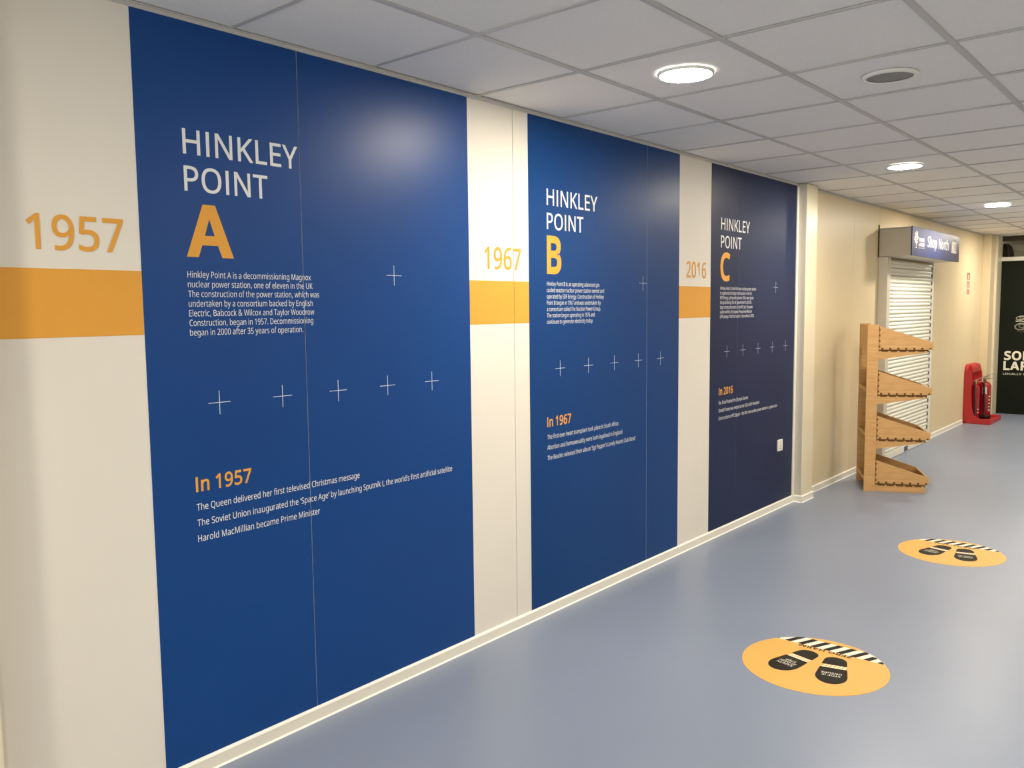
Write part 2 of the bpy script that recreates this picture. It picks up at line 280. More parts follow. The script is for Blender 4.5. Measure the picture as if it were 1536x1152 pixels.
    'F': (509, '95,0 95,700 486,700 486,623 183,623 183,375 468,375 468,297 183,297 183,0'),
    'G': (714, '423,710 452,709 480,707 507,704 534,699 560,693 584,686 608,678 631,669 598,592 579,600 558,608 537,614 514,621 491,626 467,629 442,632 418,632 377,630 340,624 306,613 275,598 246,579 222,556 201,530 183,500 170,467 160,431 154,392 152,350 154,310 159,271 167,236 179,202 194,172 214,145 237,122 264,102 295,87 331,76 371,69 416,67 438,67 458,68 477,69 494,72 510,74 525,77 539,80 553,83 553,291 399,291 399,370 641,370 641,26 613,18 584,10 555,4 526,-1 497,-5 465,-8 431,-9 395,-10 343,-7 295,1 251,15 212,34 177,58 146,87 120,120 99,158 82,201 69,247 62,296 60,350 62,403 71,452 84,498 103,540 127,578 156,612 189,641 227,665 270,685 316,699 367,707'),
    'H': (726, '95,700 183,700 183,404 542,404 542,700 630,700 630,0 542,0 542,326 183,326 183,0 95,0'),
    'I': (289, '98,0 98,700 190,700 190,0'),
    'J': (268, '90,700 178,700 178,11 177,-22 173,-51 166,-77 156,-100 143,-121 129,-138 112,-153 92,-165 71,-174 48,-181 23,-185 -4,-186 -15,-186 -26,-185 -36,-184 -45,-183 -54,-181 -62,-179 -69,-176 -76,-174 -76,-99 -69,-101 -60,-103 -52,-104 -43,-106 -34,-107 -25,-108 -16,-109 -6,-109 6,-108 18,-106 30,-103 41,-99 51,-93 61,-86 69,-76 76,-65 82,-51 87,-35 89,-17 90,4'),
    'K': (607, '95,700 183,700 183,355 198,372 213,388 228,405 243,422 258,438 274,455 289,472 304,488 493,700 596,700 319,395 607,0 503,0 255,334 183,272 183,0 95,0'),
    'L': (514, '95,700 183,700 183,78 489,78 489,0 95,0'),
    'M': (889, '95,0 95,700 225,700 441,126 445,126 665,700 794,700 794,0 707,0 707,430 707,448 707,465 707,482 708,499 708,515 709,531 710,547 711,562 712,577 712,590 713,602 714,613 710,613 476,0 404,0 174,614 170,614 171,603 171,591 172,578 173,564 174,548 174,532 175,515 175,498 176,480 176,461 176,443 176,425 176,0'),
    'N': (745, '95,0 95,700 197,700 571,121 575,121 574,129 573,140 573,153 572,168 571,184 571,200 570,218 569,236 568,255 568,272 568,289 568,305 568,700 650,700 650,0 547,0 173,581 169,581 170,570 170,557 171,543 172,528 173,512 174,496 174,479 175,462 176,445 176,427 176,409 176,391 176,0'),
    'O': (766, '384,711 435,708 481,700 523,686 561,666 594,642 624,613 649,579 669,541 685,498 697,453 704,404 706,351 705,311 701,273 694,237 685,203 674,171 660,142 643,114 624,89 602,67 578,47 552,30 523,16 492,5 458,-3 422,-8 383,-10 344,-8 306,-3 272,5 240,16 211,31 185,48 161,67 139,90 120,115 104,142 91,172 79,204 71,238 65,274 61,312 60,352 62,404 69,453 80,498 95,540 115,578 140,612 169,641 202,666 241,685 284,700 332,708|440,629 384,633 346,631 312,625 281,614 253,600 229,581 209,558 191,532 177,502 167,469 159,433 154,394 153,351 154,308 159,269 167,232 177,199 191,169 209,143 229,120 253,101 281,86 312,75 346,69 383,67 421,69 456,75 486,86 513,101 537,120 557,143 574,169 588,199 599,232 607,269 611,308 613,351 609,414 599,469 582,517 558,558 526,591 487,615'),
    'P': (593, '95,0 95,700 280,700 344,697 399,687 444,670 480,646 508,616 527,581 539,540 543,494 542,473 540,452 535,431 529,411 521,392 510,374 497,356 482,340 465,325 445,312 422,301 396,291 368,283 336,277 301,274 264,273 183,273 183,0|273,625 183,625 183,348 254,348 286,349 315,352 341,356 365,362 385,370 403,381 418,393 430,408 440,425 447,444 451,466 452,490 449,522 441,549 428,572 409,591 384,606 353,616 316,622'),
    'Q': (766, '384,711 435,708 481,700 523,686 561,666 594,642 624,613 649,579 669,541 685,498 697,453 704,404 706,351 704,309 700,270 693,232 683,196 670,163 654,132 636,104 615,78 591,56 564,37 534,21 502,8 670,-167 543,-167 408,-9 405,-9 402,-9 399,-9 396,-9 392,-10 389,-10 386,-10 383,-10 344,-8 306,-3 272,5 240,16 211,31 185,48 161,67 139,90 120,115 104,142 91,172 79,204 71,238 65,274 61,312 60,352 62,404 69,453 80,498 95,540 115,578 140,612 169,641 202,666 241,685 284,700 332,708|440,629 384,633 346,631 312,625 281,614 253,600 229,581 209,558 191,532 177,502 167,469 159,433 154,394 153,351 154,308 159,269 167,232 177,199 191,169 209,143 229,120 253,101 281,86 312,75 346,69 383,67 421,69 456,75 486,86 513,101 537,120 557,143 574,169 588,199 599,232 607,269 611,308 613,351 609,414 599,469 582,517 558,558 526,591 487,615'),
    'R': (610, '95,0 95,700 288,700 330,699 368,694 402,688 432,678 458,666 481,650 500,632 516,612 528,588 536,562 541,533 543,501 542,474 538,450 532,428 523,408 512,390 499,374 485,361 470,349 454,338 437,329 420,321 403,314 595,0 492,0 323,289 183,289 183,0|283,624 183,624 183,364 288,364 328,366 362,372 390,383 413,398 430,416 442,439 450,466 452,497 451,519 447,538 442,556 434,571 424,583 411,594 396,603 378,611 359,616 336,620 311,623'),
    'S': (538, '282,710 311,709 338,707 364,704 388,699 412,693 434,687 455,679 475,671 448,595 430,603 410,610 390,616 369,622 348,626 326,630 303,632 280,632 259,632 240,629 222,625 207,620 193,613 181,604 171,595 163,584 156,572 152,559 149,545 148,530 149,513 152,498 156,484 163,472 171,460 182,449 195,439 211,429 229,420 250,410 274,400 301,389 331,378 358,366 383,353 405,341 425,327 443,312 458,296 470,278 480,259 487,237 491,214 492,187 490,157 485,129 475,104 462,81 445,60 425,42 402,27 375,14 346,3 314,-4 279,-8 242,-10 223,-10 204,-9 185,-8 167,-6 150,-4 133,-1 117,2 102,5 88,9 74,14 62,18 50,24 50,108 69,100 90,93 113,86 138,79 164,74 191,70 218,67 246,67 271,68 294,70 315,74 333,80 350,88 364,97 376,108 386,120 394,133 400,147 403,163 404,179 403,196 400,211 396,225 389,237 381,249 369,260 355,271 339,281 319,291 296,302 269,312 239,324 217,332 197,341 178,350 160,359 144,369 129,380 116,391 104,403 93,416 84,429 76,444 70,459 65,475 62,493 60,511 59,531 61,558 66,583 75,606 87,627 103,646 121,662 142,676 166,688 192,698 220,704 250,708'),
    'T': (545, '10,700 534,700 534,623 317,623 317,0 228,0 228,623 10,623'),
    'U': (717, '88,700 176,700 176,246 179,206 188,170 202,140 222,114 248,93 279,78 317,70 360,67 390,68 418,72 442,80 463,90 482,102 498,117 511,134 522,153 530,175 536,197 539,221 540,247 540,700 627,700 627,247 626,212 620,178 611,146 598,116 581,89 561,64 537,42 508,24 476,9 440,-1 399,-8 355,-10 294,-5 240,8 194,30 156,61 127,100 105,144 92,194 88,249'),
    'V': (588, '0,700 92,700 250,251 255,237 260,223 265,209 269,196 272,183 276,170 280,158 283,146 286,134 289,122 292,110 294,98 297,110 299,122 302,134 305,146 309,158 312,171 316,184 320,197 324,210 329,224 333,238 338,253 495,700 588,700 338,0 250,0'),
    'W': (912, '12,700 104,700 213,273 216,261 218,250 221,239 224,228 226,217 228,206 231,195 233,185 235,174 237,164 239,154 240,144 242,134 243,125 245,115 246,106 248,116 249,126 251,136 252,146 254,156 256,167 258,178 261,189 263,200 266,211 269,222 272,233 275,245 277,256 280,267 283,277 407,700 498,700 626,275 630,263 633,252 636,240 639,229 642,217 645,206 647,195 650,184 652,174 655,163 657,153 658,143 660,133 662,123 663,114 665,106 666,118 668,131 670,144 673,157 675,171 678,185 681,199 684,214 688,228 691,243 695,258 699,274 807,700 899,700 713,0 624,0 487,459 484,469 481,480 478,490 475,501 473,512 470,522 467,532 465,542 462,552 460,560 458,569 456,576 455,583 454,588 453,593 452,597 451,593 451,588 450,583 449,576 447,569 445,560 443,552 441,542 439,532 436,522 434,511 431,500 428,489 425,478 422,467 419,456 286,0 197,0'),
    'X': (575, '19,700 117,700 288,425 461,700 554,700 337,367 571,0 471,0 285,304 97,0 4,0 236,365'),
    'Y': (555, '0,700 96,700 277,356 460,700 555,700 322,272 322,0 233,0 233,268'),
    'Z': (561, '49,700 513,700 513,633 144,78 523,78 523,0 37,0 37,67 406,622 49,622'),
    'a': (550, '282,534 327,532 366,524 398,511 425,492 445,468 459,437 468,401 471,358 471,0 408,0 391,75 387,75 376,61 364,48 353,37 341,27 328,18 315,10 301,4 286,-1 270,-5 252,-8 232,-9 211,-10 188,-9 166,-6 145,0 126,7 108,16 92,28 78,42 67,58 57,77 50,98 46,121 45,146 49,183 61,216 80,244 107,267 142,286 185,300 237,309 297,314 386,317 386,348 384,378 379,404 370,424 358,439 342,450 324,458 302,463 277,465 257,464 237,462 218,458 199,452 181,446 163,439 146,432 129,425 103,489 121,498 140,506 162,514 184,521 208,527 232,531 257,533|263,250 225,244 195,235 172,223 156,207 144,189 137,169 134,145 136,125 141,107 149,92 161,80 176,71 192,65 210,61 230,60 262,62 291,69 318,80 341,97 360,117 374,143 383,174 385,210 385,257 308,254'),
    'b': (603, '83,745 170,745 170,564 170,547 169,531 169,516 168,501 167,488 167,476 166,465 165,456 170,456 182,472 196,487 213,500 231,512 252,522 276,529 303,533 332,534 379,530 421,517 458,496 490,466 516,428 534,381 545,326 549,263 547,219 542,180 534,144 522,112 507,83 490,59 469,38 446,21 421,7 393,-2 364,-8 332,-10 303,-8 276,-4 252,3 231,13 213,25 196,37 182,52 170,67 163,67 145,0 83,0|291,461 268,457 247,451 229,442 214,430 202,415 191,397 183,377 177,354 173,327 170,298 170,266 170,262 172,216 178,176 188,142 201,113 221,91 247,75 280,65 320,62 353,65 381,75 405,91 425,114 440,143 451,177 458,218 460,264 458,310 451,350 440,385 425,413 405,435 381,450 352,460 318,463'),
    'c': (471, '300,535 320,535 339,533 359,531 377,527 395,523 411,518 426,513 438,507 412,435 400,440 386,444 372,448 357,452 341,455 326,458 312,459 298,460 273,458 250,454 229,447 211,437 195,425 181,409 169,391 160,371 153,347 147,321 144,292 143,261 144,231 147,203 153,177 160,154 169,133 181,115 194,100 210,87 228,77 247,70 269,66 293,65 314,65 334,67 352,70 369,74 385,78 401,83 415,89 429,95 429,19 416,12 402,6 387,2 371,-2 354,-6 336,-8 316,-9 294,-10 260,-8 228,-3 198,6 170,19 144,35 122,55 102,79 85,107 71,139 62,175 56,215 54,260 56,306 62,348 72,385 86,418 104,446 124,470 148,491 174,507 203,519 233,528 266,534'),
    'd': (603, '433,745 520,745 520,0 450,0 437,71 433,71 425,60 416,49 406,39 395,30 383,21 370,14 357,7 342,1 326,-4 308,-7 290,-9 270,-10 223,-6 181,7 145,29 113,58 87,97 69,143 58,198 54,262 58,325 69,381 87,427 113,466 145,496 182,518 224,531 271,535 291,535 309,533 326,530 342,525 357,519 371,513 383,505 395,497 406,488 416,478 425,468 433,458 439,458 439,465 438,474 437,484 436,496 435,507 434,518 433,527 433,535|282,464 250,460 221,450 198,433 178,408 163,378 152,344 145,304 143,260 145,215 152,176 163,142 178,114 198,91 222,75 250,65 283,62 322,65 354,73 380,87 400,107 415,133 426,165 432,202 434,245 434,261 432,307 426,347 416,382 402,411 382,434 356,451 323,460'),
    'e': (553, '286,535 319,533 349,528 377,519 402,506 425,490 445,470 463,448 477,423 488,395 496,365 501,333 503,298 503,246 143,246 147,204 156,168 170,136 189,110 213,90 241,75 274,67 311,64 335,64 358,66 379,69 400,73 419,78 439,84 459,92 479,100 479,25 459,16 439,9 420,3 400,-1 379,-5 357,-8 333,-9 307,-10 271,-8 237,-2 205,7 175,21 148,38 124,58 103,83 86,111 72,143 62,178 56,217 54,259 56,300 61,339 70,374 83,407 99,436 118,462 139,484 164,502 192,517 221,527 253,533|256,462 230,455 207,442 188,425 172,403 159,378 150,348 145,315 413,315 412,337 409,357 405,376 399,393 391,409 382,423 370,435 357,446 342,454 325,460 306,464 285,465'),
    'f': (337, '277,750 293,750 307,749 321,747 335,745 347,742 359,739 370,736 379,732 357,665 349,667 340,670 331,672 321,675 310,677 300,678 289,679 278,679 258,678 241,672 226,663 214,650 205,634 198,613 194,589 193,560 193,525 325,525 325,459 193,459 193,0 107,0 107,459 15,459 15,499 107,528 107,559 108,591 112,620 118,646 127,669 138,688 152,705 167,719 185,730 205,739 227,745 251,749'),
    'g': (603, '270,535 295,534 319,530 342,524 363,516 383,505 402,491 419,475 434,456 439,456 451,525 520,525 520,-9 518,-45 513,-77 505,-107 494,-134 480,-158 462,-178 441,-195 417,-210 389,-221 358,-229 323,-234 284,-235 256,-235 230,-233 204,-231 180,-227 157,-222 135,-217 114,-210 95,-202 95,-123 115,-132 136,-140 158,-147 182,-153 208,-158 234,-161 261,-163 289,-164 321,-161 350,-154 374,-141 396,-124 413,-102 425,-77 432,-48 434,-16 434,5 434,11 435,19 435,28 435,39 436,49 436,57 437,64 437,70 433,70 419,51 403,35 385,21 365,10 344,1 321,-5 297,-9 271,-10 222,-5 180,8 143,30 111,62 86,101 68,148 58,201 54,262 58,321 68,374 86,421 111,461 143,494 180,517 222,531|281,463 260,461 241,457 223,450 206,439 192,426 179,410 168,392 159,371 152,347 147,321 144,292 143,261 145,215 152,175 163,141 179,112 199,90 223,74 251,64 283,61 303,61 321,63 337,67 352,71 366,77 378,84 389,93 399,103 408,115 415,129 421,143 426,160 430,178 433,197 435,218 435,241 435,262 434,296 431,326 426,354 419,377 410,398 398,416 385,430 369,442 350,451 330,458 307,461'),
    'h': (606, '83,745 170,745 170,526 170,517 169,508 169,498 168,488 167,479 167,470 166,461 165,453 171,453 179,466 189,478 201,489 213,498 226,506 240,514 254,520 270,525 285,529 301,532 318,534 334,534 365,533 393,529 418,523 441,514 461,503 478,489 493,472 505,452 514,429 521,403 525,374 526,342 526,0 441,0 441,336 439,366 434,392 425,414 413,431 397,445 376,455 352,461 324,463 296,461 271,457 250,450 231,441 216,428 203,413 192,396 184,376 178,353 173,329 170,301 170,272 170,0 83,0'),
    'i': (253, '170,0 83,0 83,525 170,525|127,723 137,722 146,719 154,715 162,709 169,702 174,692 177,681 177,668 177,655 174,644 169,634 162,626 154,620 146,616 137,614 127,613 117,614 108,616 99,620 91,626 85,634 80,644 77,655 76,668 77,681 80,692 85,702 91,709 99,715 108,719 117,722'),
    'j': (253, '83,525 170,525 170,-78 169,-102 166,-124 161,-144 154,-163 145,-179 134,-194 121,-206 106,-217 88,-225 69,-231 46,-234 22,-235 10,-235 -1,-234 -12,-233 -22,-232 -31,-230 -39,-228 -47,-226 -54,-224 -54,-154 -47,-156 -39,-158 -31,-159 -24,-161 -16,-162 -7,-163 2,-164 11,-164 26,-163 39,-159 52,-154 63,-147 72,-136 78,-122 82,-103 83,-81|127,723 137,722 146,719 154,715 162,709 169,702 174,692 177,681 177,668 177,655 174,644 169,634 162,626 154,620 146,616 137,614 127,613 117,614 108,616 99,620 91,626 85,634 80,644 77,655 76,668 77,681 80,692 85,702 91,709 99,715 108,719 117,722'),
    'k': (524, '83,745 169,745 169,356 169,347 168,338 168,327 167,315 166,302 166,291 165,280 165,271 169,271 172,275 176,280 181,286 186,293 192,301 198,308 204,315 210,323 216,330 222,337 227,343 231,348 399,525 500,525 287,301 515,0 411,0 228,245 169,193 169,0 83,0'),
    'l': (253, '83,745 170,745 170,0 83,0'),
    'm': (917, '325,535 355,534 381,530 405,523 427,514 446,501 462,486 476,468 486,447 491,447 506,468 522,486 542,501 563,514 586,523 610,530 635,534 660,535 702,532 738,524 768,510 793,490 812,463 826,430 834,390 837,342 837,0 752,0 752,338 750,367 745,392 737,414 726,431 711,445 693,455 671,461 645,463 610,460 580,452 555,438 536,419 521,394 511,364 505,330 503,290 503,0 418,0 418,338 417,358 415,376 411,393 406,407 399,420 391,432 382,441 371,449 358,455 344,459 328,462 310,463 285,461 262,457 243,450 226,441 212,428 200,414 191,396 183,376 177,354 173,329 170,302 170,273 170,0 83,0 83,525 153,525 166,454 171,454 179,467 189,479 200,490 211,500 224,508 237,515 250,521 265,526 280,530 295,533 310,535'),
    'n': (606, '336,535 380,532 419,524 452,510 478,490 499,463 514,430 523,390 526,342 526,0 441,0 441,336 439,366 434,392 425,414 413,431 397,445 376,455 352,461 324,463 283,460 250,450 223,435 203,414 188,387 178,354 172,316 170,273 170,0 83,0 83,525 153,525 166,454 171,454 180,467 190,479 202,490 214,500 228,508 242,515 256,521 272,526 287,530 303,533 320,535'),
    'o': (593, '298,535 333,533 365,527 396,517 424,503 450,486 473,464 492,440 509,411 523,379 532,344 538,306 540,264 539,232 536,202 531,174 523,148 514,123 502,101 489,80 474,62 457,45 439,31 419,18 397,8 373,0 348,-5 322,-9 295,-10 270,-9 245,-5 222,0 199,8 178,18 158,31 139,45 123,62 107,80 94,101 82,123 72,148 64,174 58,202 55,232 54,264 56,306 61,344 70,379 83,411 100,440 119,464 142,486 168,503 196,517 228,527 262,533|296,463 259,459 227,450 200,433 179,410 164,381 152,347 145,308 143,264 144,234 147,206 152,180 159,156 169,135 180,116 194,100 210,86 228,76 249,68 272,63 297,62 322,63 345,68 366,76 384,86 400,100 414,116 426,135 435,156 442,180 447,206 450,234 451,264 450,294 447,322 442,347 434,371 425,391 413,410 400,425 384,439 366,449 345,457 322,461'),
    'p': (603, '333,535 380,531 421,518 458,497 490,468 516,430 534,383 545,328 549,264 547,221 542,181 534,146 522,113 507,84 490,60 469,38 447,21 421,8 394,-2 364,-8 332,-10 313,-9 294,-7 277,-4 261,1 246,7 232,13 219,21 207,29 197,38 187,47 178,57 170,67 164,67 165,58 166,48 167,37 168,25 169,12 169,1 169,-10 170,-20 170,-235 83,-235 83,525 154,525 166,454 170,454 178,465 187,475 197,486 207,495 219,504 232,512 245,519 260,525 276,529 294,533 313,535|292,461 270,458 250,451 232,443 217,431 204,418 194,401 185,382 179,361 174,337 171,310 170,280 170,264 170,233 173,204 177,178 183,154 191,133 202,114 215,98 230,85 248,75 269,68 293,63 320,62 343,63 363,68 382,77 399,88 413,103 425,119 436,139 445,160 451,184 456,209 459,236 460,265 458,308 451,346 440,380 425,409 405,432 381,449 352,459 318,463'),
    'q': (603, '271,535 300,534 327,529 351,522 372,512 390,499 407,486 422,470 434,454 438,454 451,525 520,525 520,-235 433,-235 433,-11 433,-2 434,8 434,19 434,30 435,42 436,52 437,62 438,71 432,71 420,55 406,40 389,26 370,14 349,3 325,-4 298,-8 268,-10 222,-6 181,7 145,29 113,58 87,97 69,143 58,198 54,262 56,305 61,345 69,381 81,413 96,441 114,466 135,487 158,504 183,518 211,528 240,533|282,464 249,460 221,450 197,433 177,408 162,378 152,344 145,304 143,260 145,216 152,177 163,143 178,114 198,91 222,75 251,65 284,62 310,63 333,67 353,73 371,81 386,92 399,106 410,123 419,142 425,163 430,187 433,214 434,243 434,261 432,308 426,349 416,383 401,412 381,435 355,451 322,461'),
    'r': (405, '328,535 336,535 344,535 352,534 360,534 369,533 376,532 384,531 390,529 379,450 373,451 366,453 359,454 351,455 344,456 337,456 330,457 323,457 308,456 293,454 279,450 265,444 251,437 239,429 227,419 216,408 205,396 196,383 189,369 182,353 177,336 173,319 170,300 170,280 170,0 83,0 83,525 154,525 164,429 168,429 176,444 186,457 197,470 208,483 220,494 233,504 247,513 262,521 277,527 294,532 311,534'),
    's': (470, '247,535 271,535 294,533 316,530 337,526 357,521 377,515 396,508 415,500 385,431 368,438 351,444 334,450 316,455 297,459 279,462 260,464 241,465 216,464 194,460 176,455 160,448 148,438 139,427 134,415 132,401 133,391 136,381 140,372 145,364 153,357 162,349 174,342 188,335 204,327 223,319 244,310 268,301 292,292 314,282 334,272 353,263 370,252 384,241 397,229 407,215 415,200 421,184 424,165 425,145 424,121 419,98 411,78 400,60 386,44 369,30 350,18 327,8 303,0 276,-5 247,-9 216,-10 189,-9 165,-8 142,-5 121,-1 102,4 84,10 67,16 51,24 51,102 67,94 86,87 105,80 127,73 149,67 172,63 195,61 218,60 248,61 274,65 296,72 313,81 326,92 335,106 340,120 342,137 341,147 339,156 336,164 331,173 325,180 316,188 306,196 293,204 277,212 259,221 237,230 213,239 188,249 165,259 145,269 125,278 108,289 93,300 80,312 70,325 61,340 55,357 51,375 50,396 53,428 64,455 81,479 104,499 134,515 167,526 205,533'),
    't': (354, '125,646 176,646 176,525 328,525 328,459 176,459 176,155 178,132 182,113 189,97 200,84 212,74 226,67 242,62 259,61 269,61 279,62 289,63 299,64 309,66 318,68 325,70 332,72 332,6 325,3 316,0 305,-3 293,-5 281,-7 268,-9 256,-10 244,-10 224,-9 205,-6 186,-2 168,4 152,13 137,24 123,38 112,54 102,73 96,96 92,123 90,153 90,459 16,459 16,500 91,534'),
    'u': (606, '77,525 165,525 165,187 166,158 172,132 181,111 193,93 209,79 229,70 253,64 281,62 309,63 334,67 356,74 374,84 390,96 403,111 414,128 422,149 428,171 433,196 435,223 436,252 436,525 523,525 523,0 452,0 439,70 435,70 426,56 416,45 405,34 392,25 379,16 364,9 350,3 334,-1 318,-5 302,-8 286,-9 269,-10 239,-9 211,-5 186,2 163,10 143,22 126,36 111,53 99,73 90,95 83,121 79,150 77,181'),
    'v': (498, '0,525 92,525 204,216 208,205 212,193 216,181 221,168 225,155 229,142 233,129 236,117 239,106 242,95 244,85 246,76 250,76 252,85 255,95 258,106 261,118 265,130 269,143 273,156 278,169 282,181 287,194 291,205 294,216 406,525 498,525 298,0 199,0'),
    'w': (771, '11,526 100,526 173,246 176,232 180,218 184,203 187,189 191,174 194,161 197,147 200,134 202,121 204,110 206,99 207,89 211,89 212,95 214,102 216,110 218,119 220,128 222,137 224,146 226,156 228,166 231,175 233,185 236,195 238,205 241,214 244,222 246,230 339,526 433,526 524,230 527,219 531,207 534,195 538,182 541,170 545,157 548,145 551,133 554,121 556,110 558,100 559,90 563,90 564,99 566,109 568,120 570,132 573,145 576,158 579,172 583,187 587,202 590,217 594,231 598,246 672,526 760,526 614,1 513,1 423,297 420,307 417,318 414,328 411,338 408,348 405,357 403,367 400,376 398,385 396,394 394,402 392,410 390,417 389,424 387,431 386,436 382,436 381,431 380,424 379,417 377,410 375,402 373,393 371,385 369,375 367,366 364,356 362,347 359,337 357,327 354,317 350,306 347,296 253,1 155,1'),
    'x': (519, '26,525 125,525 260,327 394,525 491,525 310,269 501,0 403,0 260,210 115,0 18,0 208,269'),
    'y': (500, '1,525 93,525 207,226 212,213 216,200 221,188 225,175 229,163 233,151 237,140 240,128 243,117 246,105 249,94 251,83 255,83 258,97 262,112 268,129 274,148 280,167 287,187 293,207 300,227 407,525 500,525 274,-73 264,-96 253,-119 242,-139 230,-158 217,-176 202,-191 186,-204 169,-215 150,-224 130,-230 107,-234 82,-235 71,-235 60,-235 50,-234 41,-233 33,-232 25,-230 17,-229 11,-227 11,-159 16,-160 23,-161 29,-162 37,-163 44,-164 52,-164 60,-165 69,-165 83,-164 97,-162 110,-158 121,-153 132,-147 142,-140 151,-131 159,-121 166,-110 173,-98 180,-85 185,-72 213,-2'),
    'z': (461, '55,525 416,525 416,461 137,67 423,67 423,0 38,0 38,57 321,459 55,459'),
    '\u2013': (490, '39,301 451,301 451,225 39,225'),
    '\u2018': (172, '96,700 160,700 155,681 151,661 146,641 141,620 136,599 132,578 128,557 124,536 120,515 116,496 113,477 111,460 18,460 12,471 16,488 22,506 28,525 34,545 41,565 49,585 56,605 64,625 72,645 80,664 88,682'),
    '\u2019': (172, '61,700 153,700 160,689 155,672 150,653 144,634 137,615 130,595 123,575 115,555 107,535 99,515 91,496 83,478 75,460 12,460 15,474 19,488 22,503 26,519 30,534 33,550 36,566 40,582 43,598 46,613 49,629 51,644 54,659 56,673 59,687'),
}

_gl, _tc = {}, {}
def glyph(c):
    if c not in _gl:
        adv, t = GLYPHS[c]
        _gl[c] = (adv / 1000, [[tuple(int(v) / 1000 for v in q.split(',')) for q in l.split(' ')] for l in t.split('|')] if t else [])
    return _gl[c]
CAP = 0.7
BOLD_A = (0.684, [[(0, 0), (0.252, 0.7), (0.432, 0.7), (0.684, 0), (0.510, 0), (0.452, 0.160), (0.226, 0.160), (0.168, 0)],
                  [(0.268, 0.288), (0.410, 0.288), (0.339, 0.510)]])
def fill_outlines(loops, offset):
    cu = bpy.data.curves.new('t', 'CURVE'); cu.dimensions = '2D'; cu.fill_mode = 'FRONT'; cu.offset = offset
    for L in loops:
        spl = cu.splines.new('POLY'); spl.points.add(len(L) - 1)
        for p, q in zip(spl.points, L): p.co = (q[0], q[1], 0, 1)
        spl.use_cyclic_u = True
    ob = bpy.data.objects.new('t', cu); COL.objects.link(ob)
    dg = bpy.context.evaluated_depsgraph_get(); dg.update()
    me = bpy.data.meshes.new_from_object(ob.evaluated_get(dg))
    vs = [(v.co.x, v.co.y) for v in me.vertices]; fs = [tuple(p.vertices) for p in me.polygons]
    bpy.data.objects.remove(ob); bpy.data.curves.remove(cu); bpy.data.meshes.remove(me)
    return vs, fs
def text_raw(s, bold=0.0):
    key = (s, bold)
    if key in _tc: return _tc[key]
    plain, heavy, x = [], [], 0.0
    for c in s:
        ha = c == 'A' and bold > 0.015
        adv, loops = BOLD_A if ha else glyph(c)
        (heavy if ha else plain).extend([[(q[0] + x, q[1]) for q in L] for L in loops])
        x += adv + bold * 1.2
    vs, fs = fill_outlines(plain, bold) if plain else ([], [])
    if heavy:
        v2, f2 = fill_outlines(heavy, max(0.0, (bold - 0.036)))
        fs = fs + [tuple(i + len(vs) for i in f) for f in f2]; vs = vs + v2
    _tc[key] = (vs, fs); return vs, fs

def add_text(bm, s, origin, ex, ey, nrm, cap, width=None, bold=0.0, res=3):
    """letters from origin (baseline left) along ex, up ey; width = ink width in metres"""
    vs, fs = text_raw(s, bold)
    x0 = min(v[0] for v in vs); x1 = max(v[0] for v in vs)
    kz = cap / CAP
    kx = (width / (x1 - x0)) if width else kz
    o, ex, ey, nrm = Vector(origin), Vector(ex), Vector(ey), Vector(nrm)
    bv = [bm.verts.new(o + ex * ((v[0] - x0) * kx) + ey * (v[1] * kz)) for v in vs]
    for f in fs:
        try: bm.faces.new([bv[i] for i in f])
        except ValueError: pass

def text_obj(name, material, parent, lines, ex, ey, nrm, thick=0.0004, label=None, res=3):
    """lines: list of (string, origin, cap, width, bold)"""
    bm = bmesh.new()
    for s, og, cap, width, bold in lines:
        add_text(bm, s, og, ex, ey, nrm, cap, width, bold, res)
    n = Vector(nrm)
    bm.normal_update()
    for f in list(bm.faces):
        if f.normal.dot(n) < 0: f.normal_flip()
    me = bpy.data.meshes.new(name); bm.to_mesh(me); bm.free()
    return new_obj(name, me, material, parent, label=label)

EY, EZ, EX = (0, 1, 0), (0, 0, 1), (1, 0, 0)

# ================================================================== SETTING
# ---- floor
box('floor', 'floor', None, -0.12, ROOM_X + 0.1, ROOM_Y0 - 0.1, 15.3, -0.1, 0.0, kind='structure')

# ---- left wall: backing plus boards with open joints
wall_left = box('wall_left', 'joint', None, -0.12, -0.014, ROOM_Y0, 13.5, 0, CEIL + 0.25, kind='structure')
JOINTS = [0.655, 1.836, 3.016, 4.202, 5.388]
def board(y0, y1, material):
    g = 0.0013
    box('wall_board', material, wall_left, -0.014, 0.0, y0 + g, y1 - g, 0.0, CEIL + 0.2, bev=0.0008)
edges = [-2.90, -1.71, -0.53] + JOINTS + [6.42]
for a, b in zip(edges, edges[1:]): board(a, b, 'white_wall')
for a, b in zip([6.42, 7.705, 8.40], [7.705, 8.40, 8.42]): board(a, b, 'cream_wall')
for a, b in zip([8.42, 10.17, 11.36, 12.54], [10.17, 11.36, 12.54, 13.42]): board(a, b, 'cream_wall')

# ---- other walls of the room (outside the frame) and end wall
box('wall_right', 'cream_wall', None, ROOM_X, ROOM_X + 0.1, ROOM_Y0, 13.5, 0, CEIL + 0.25, kind='structure')
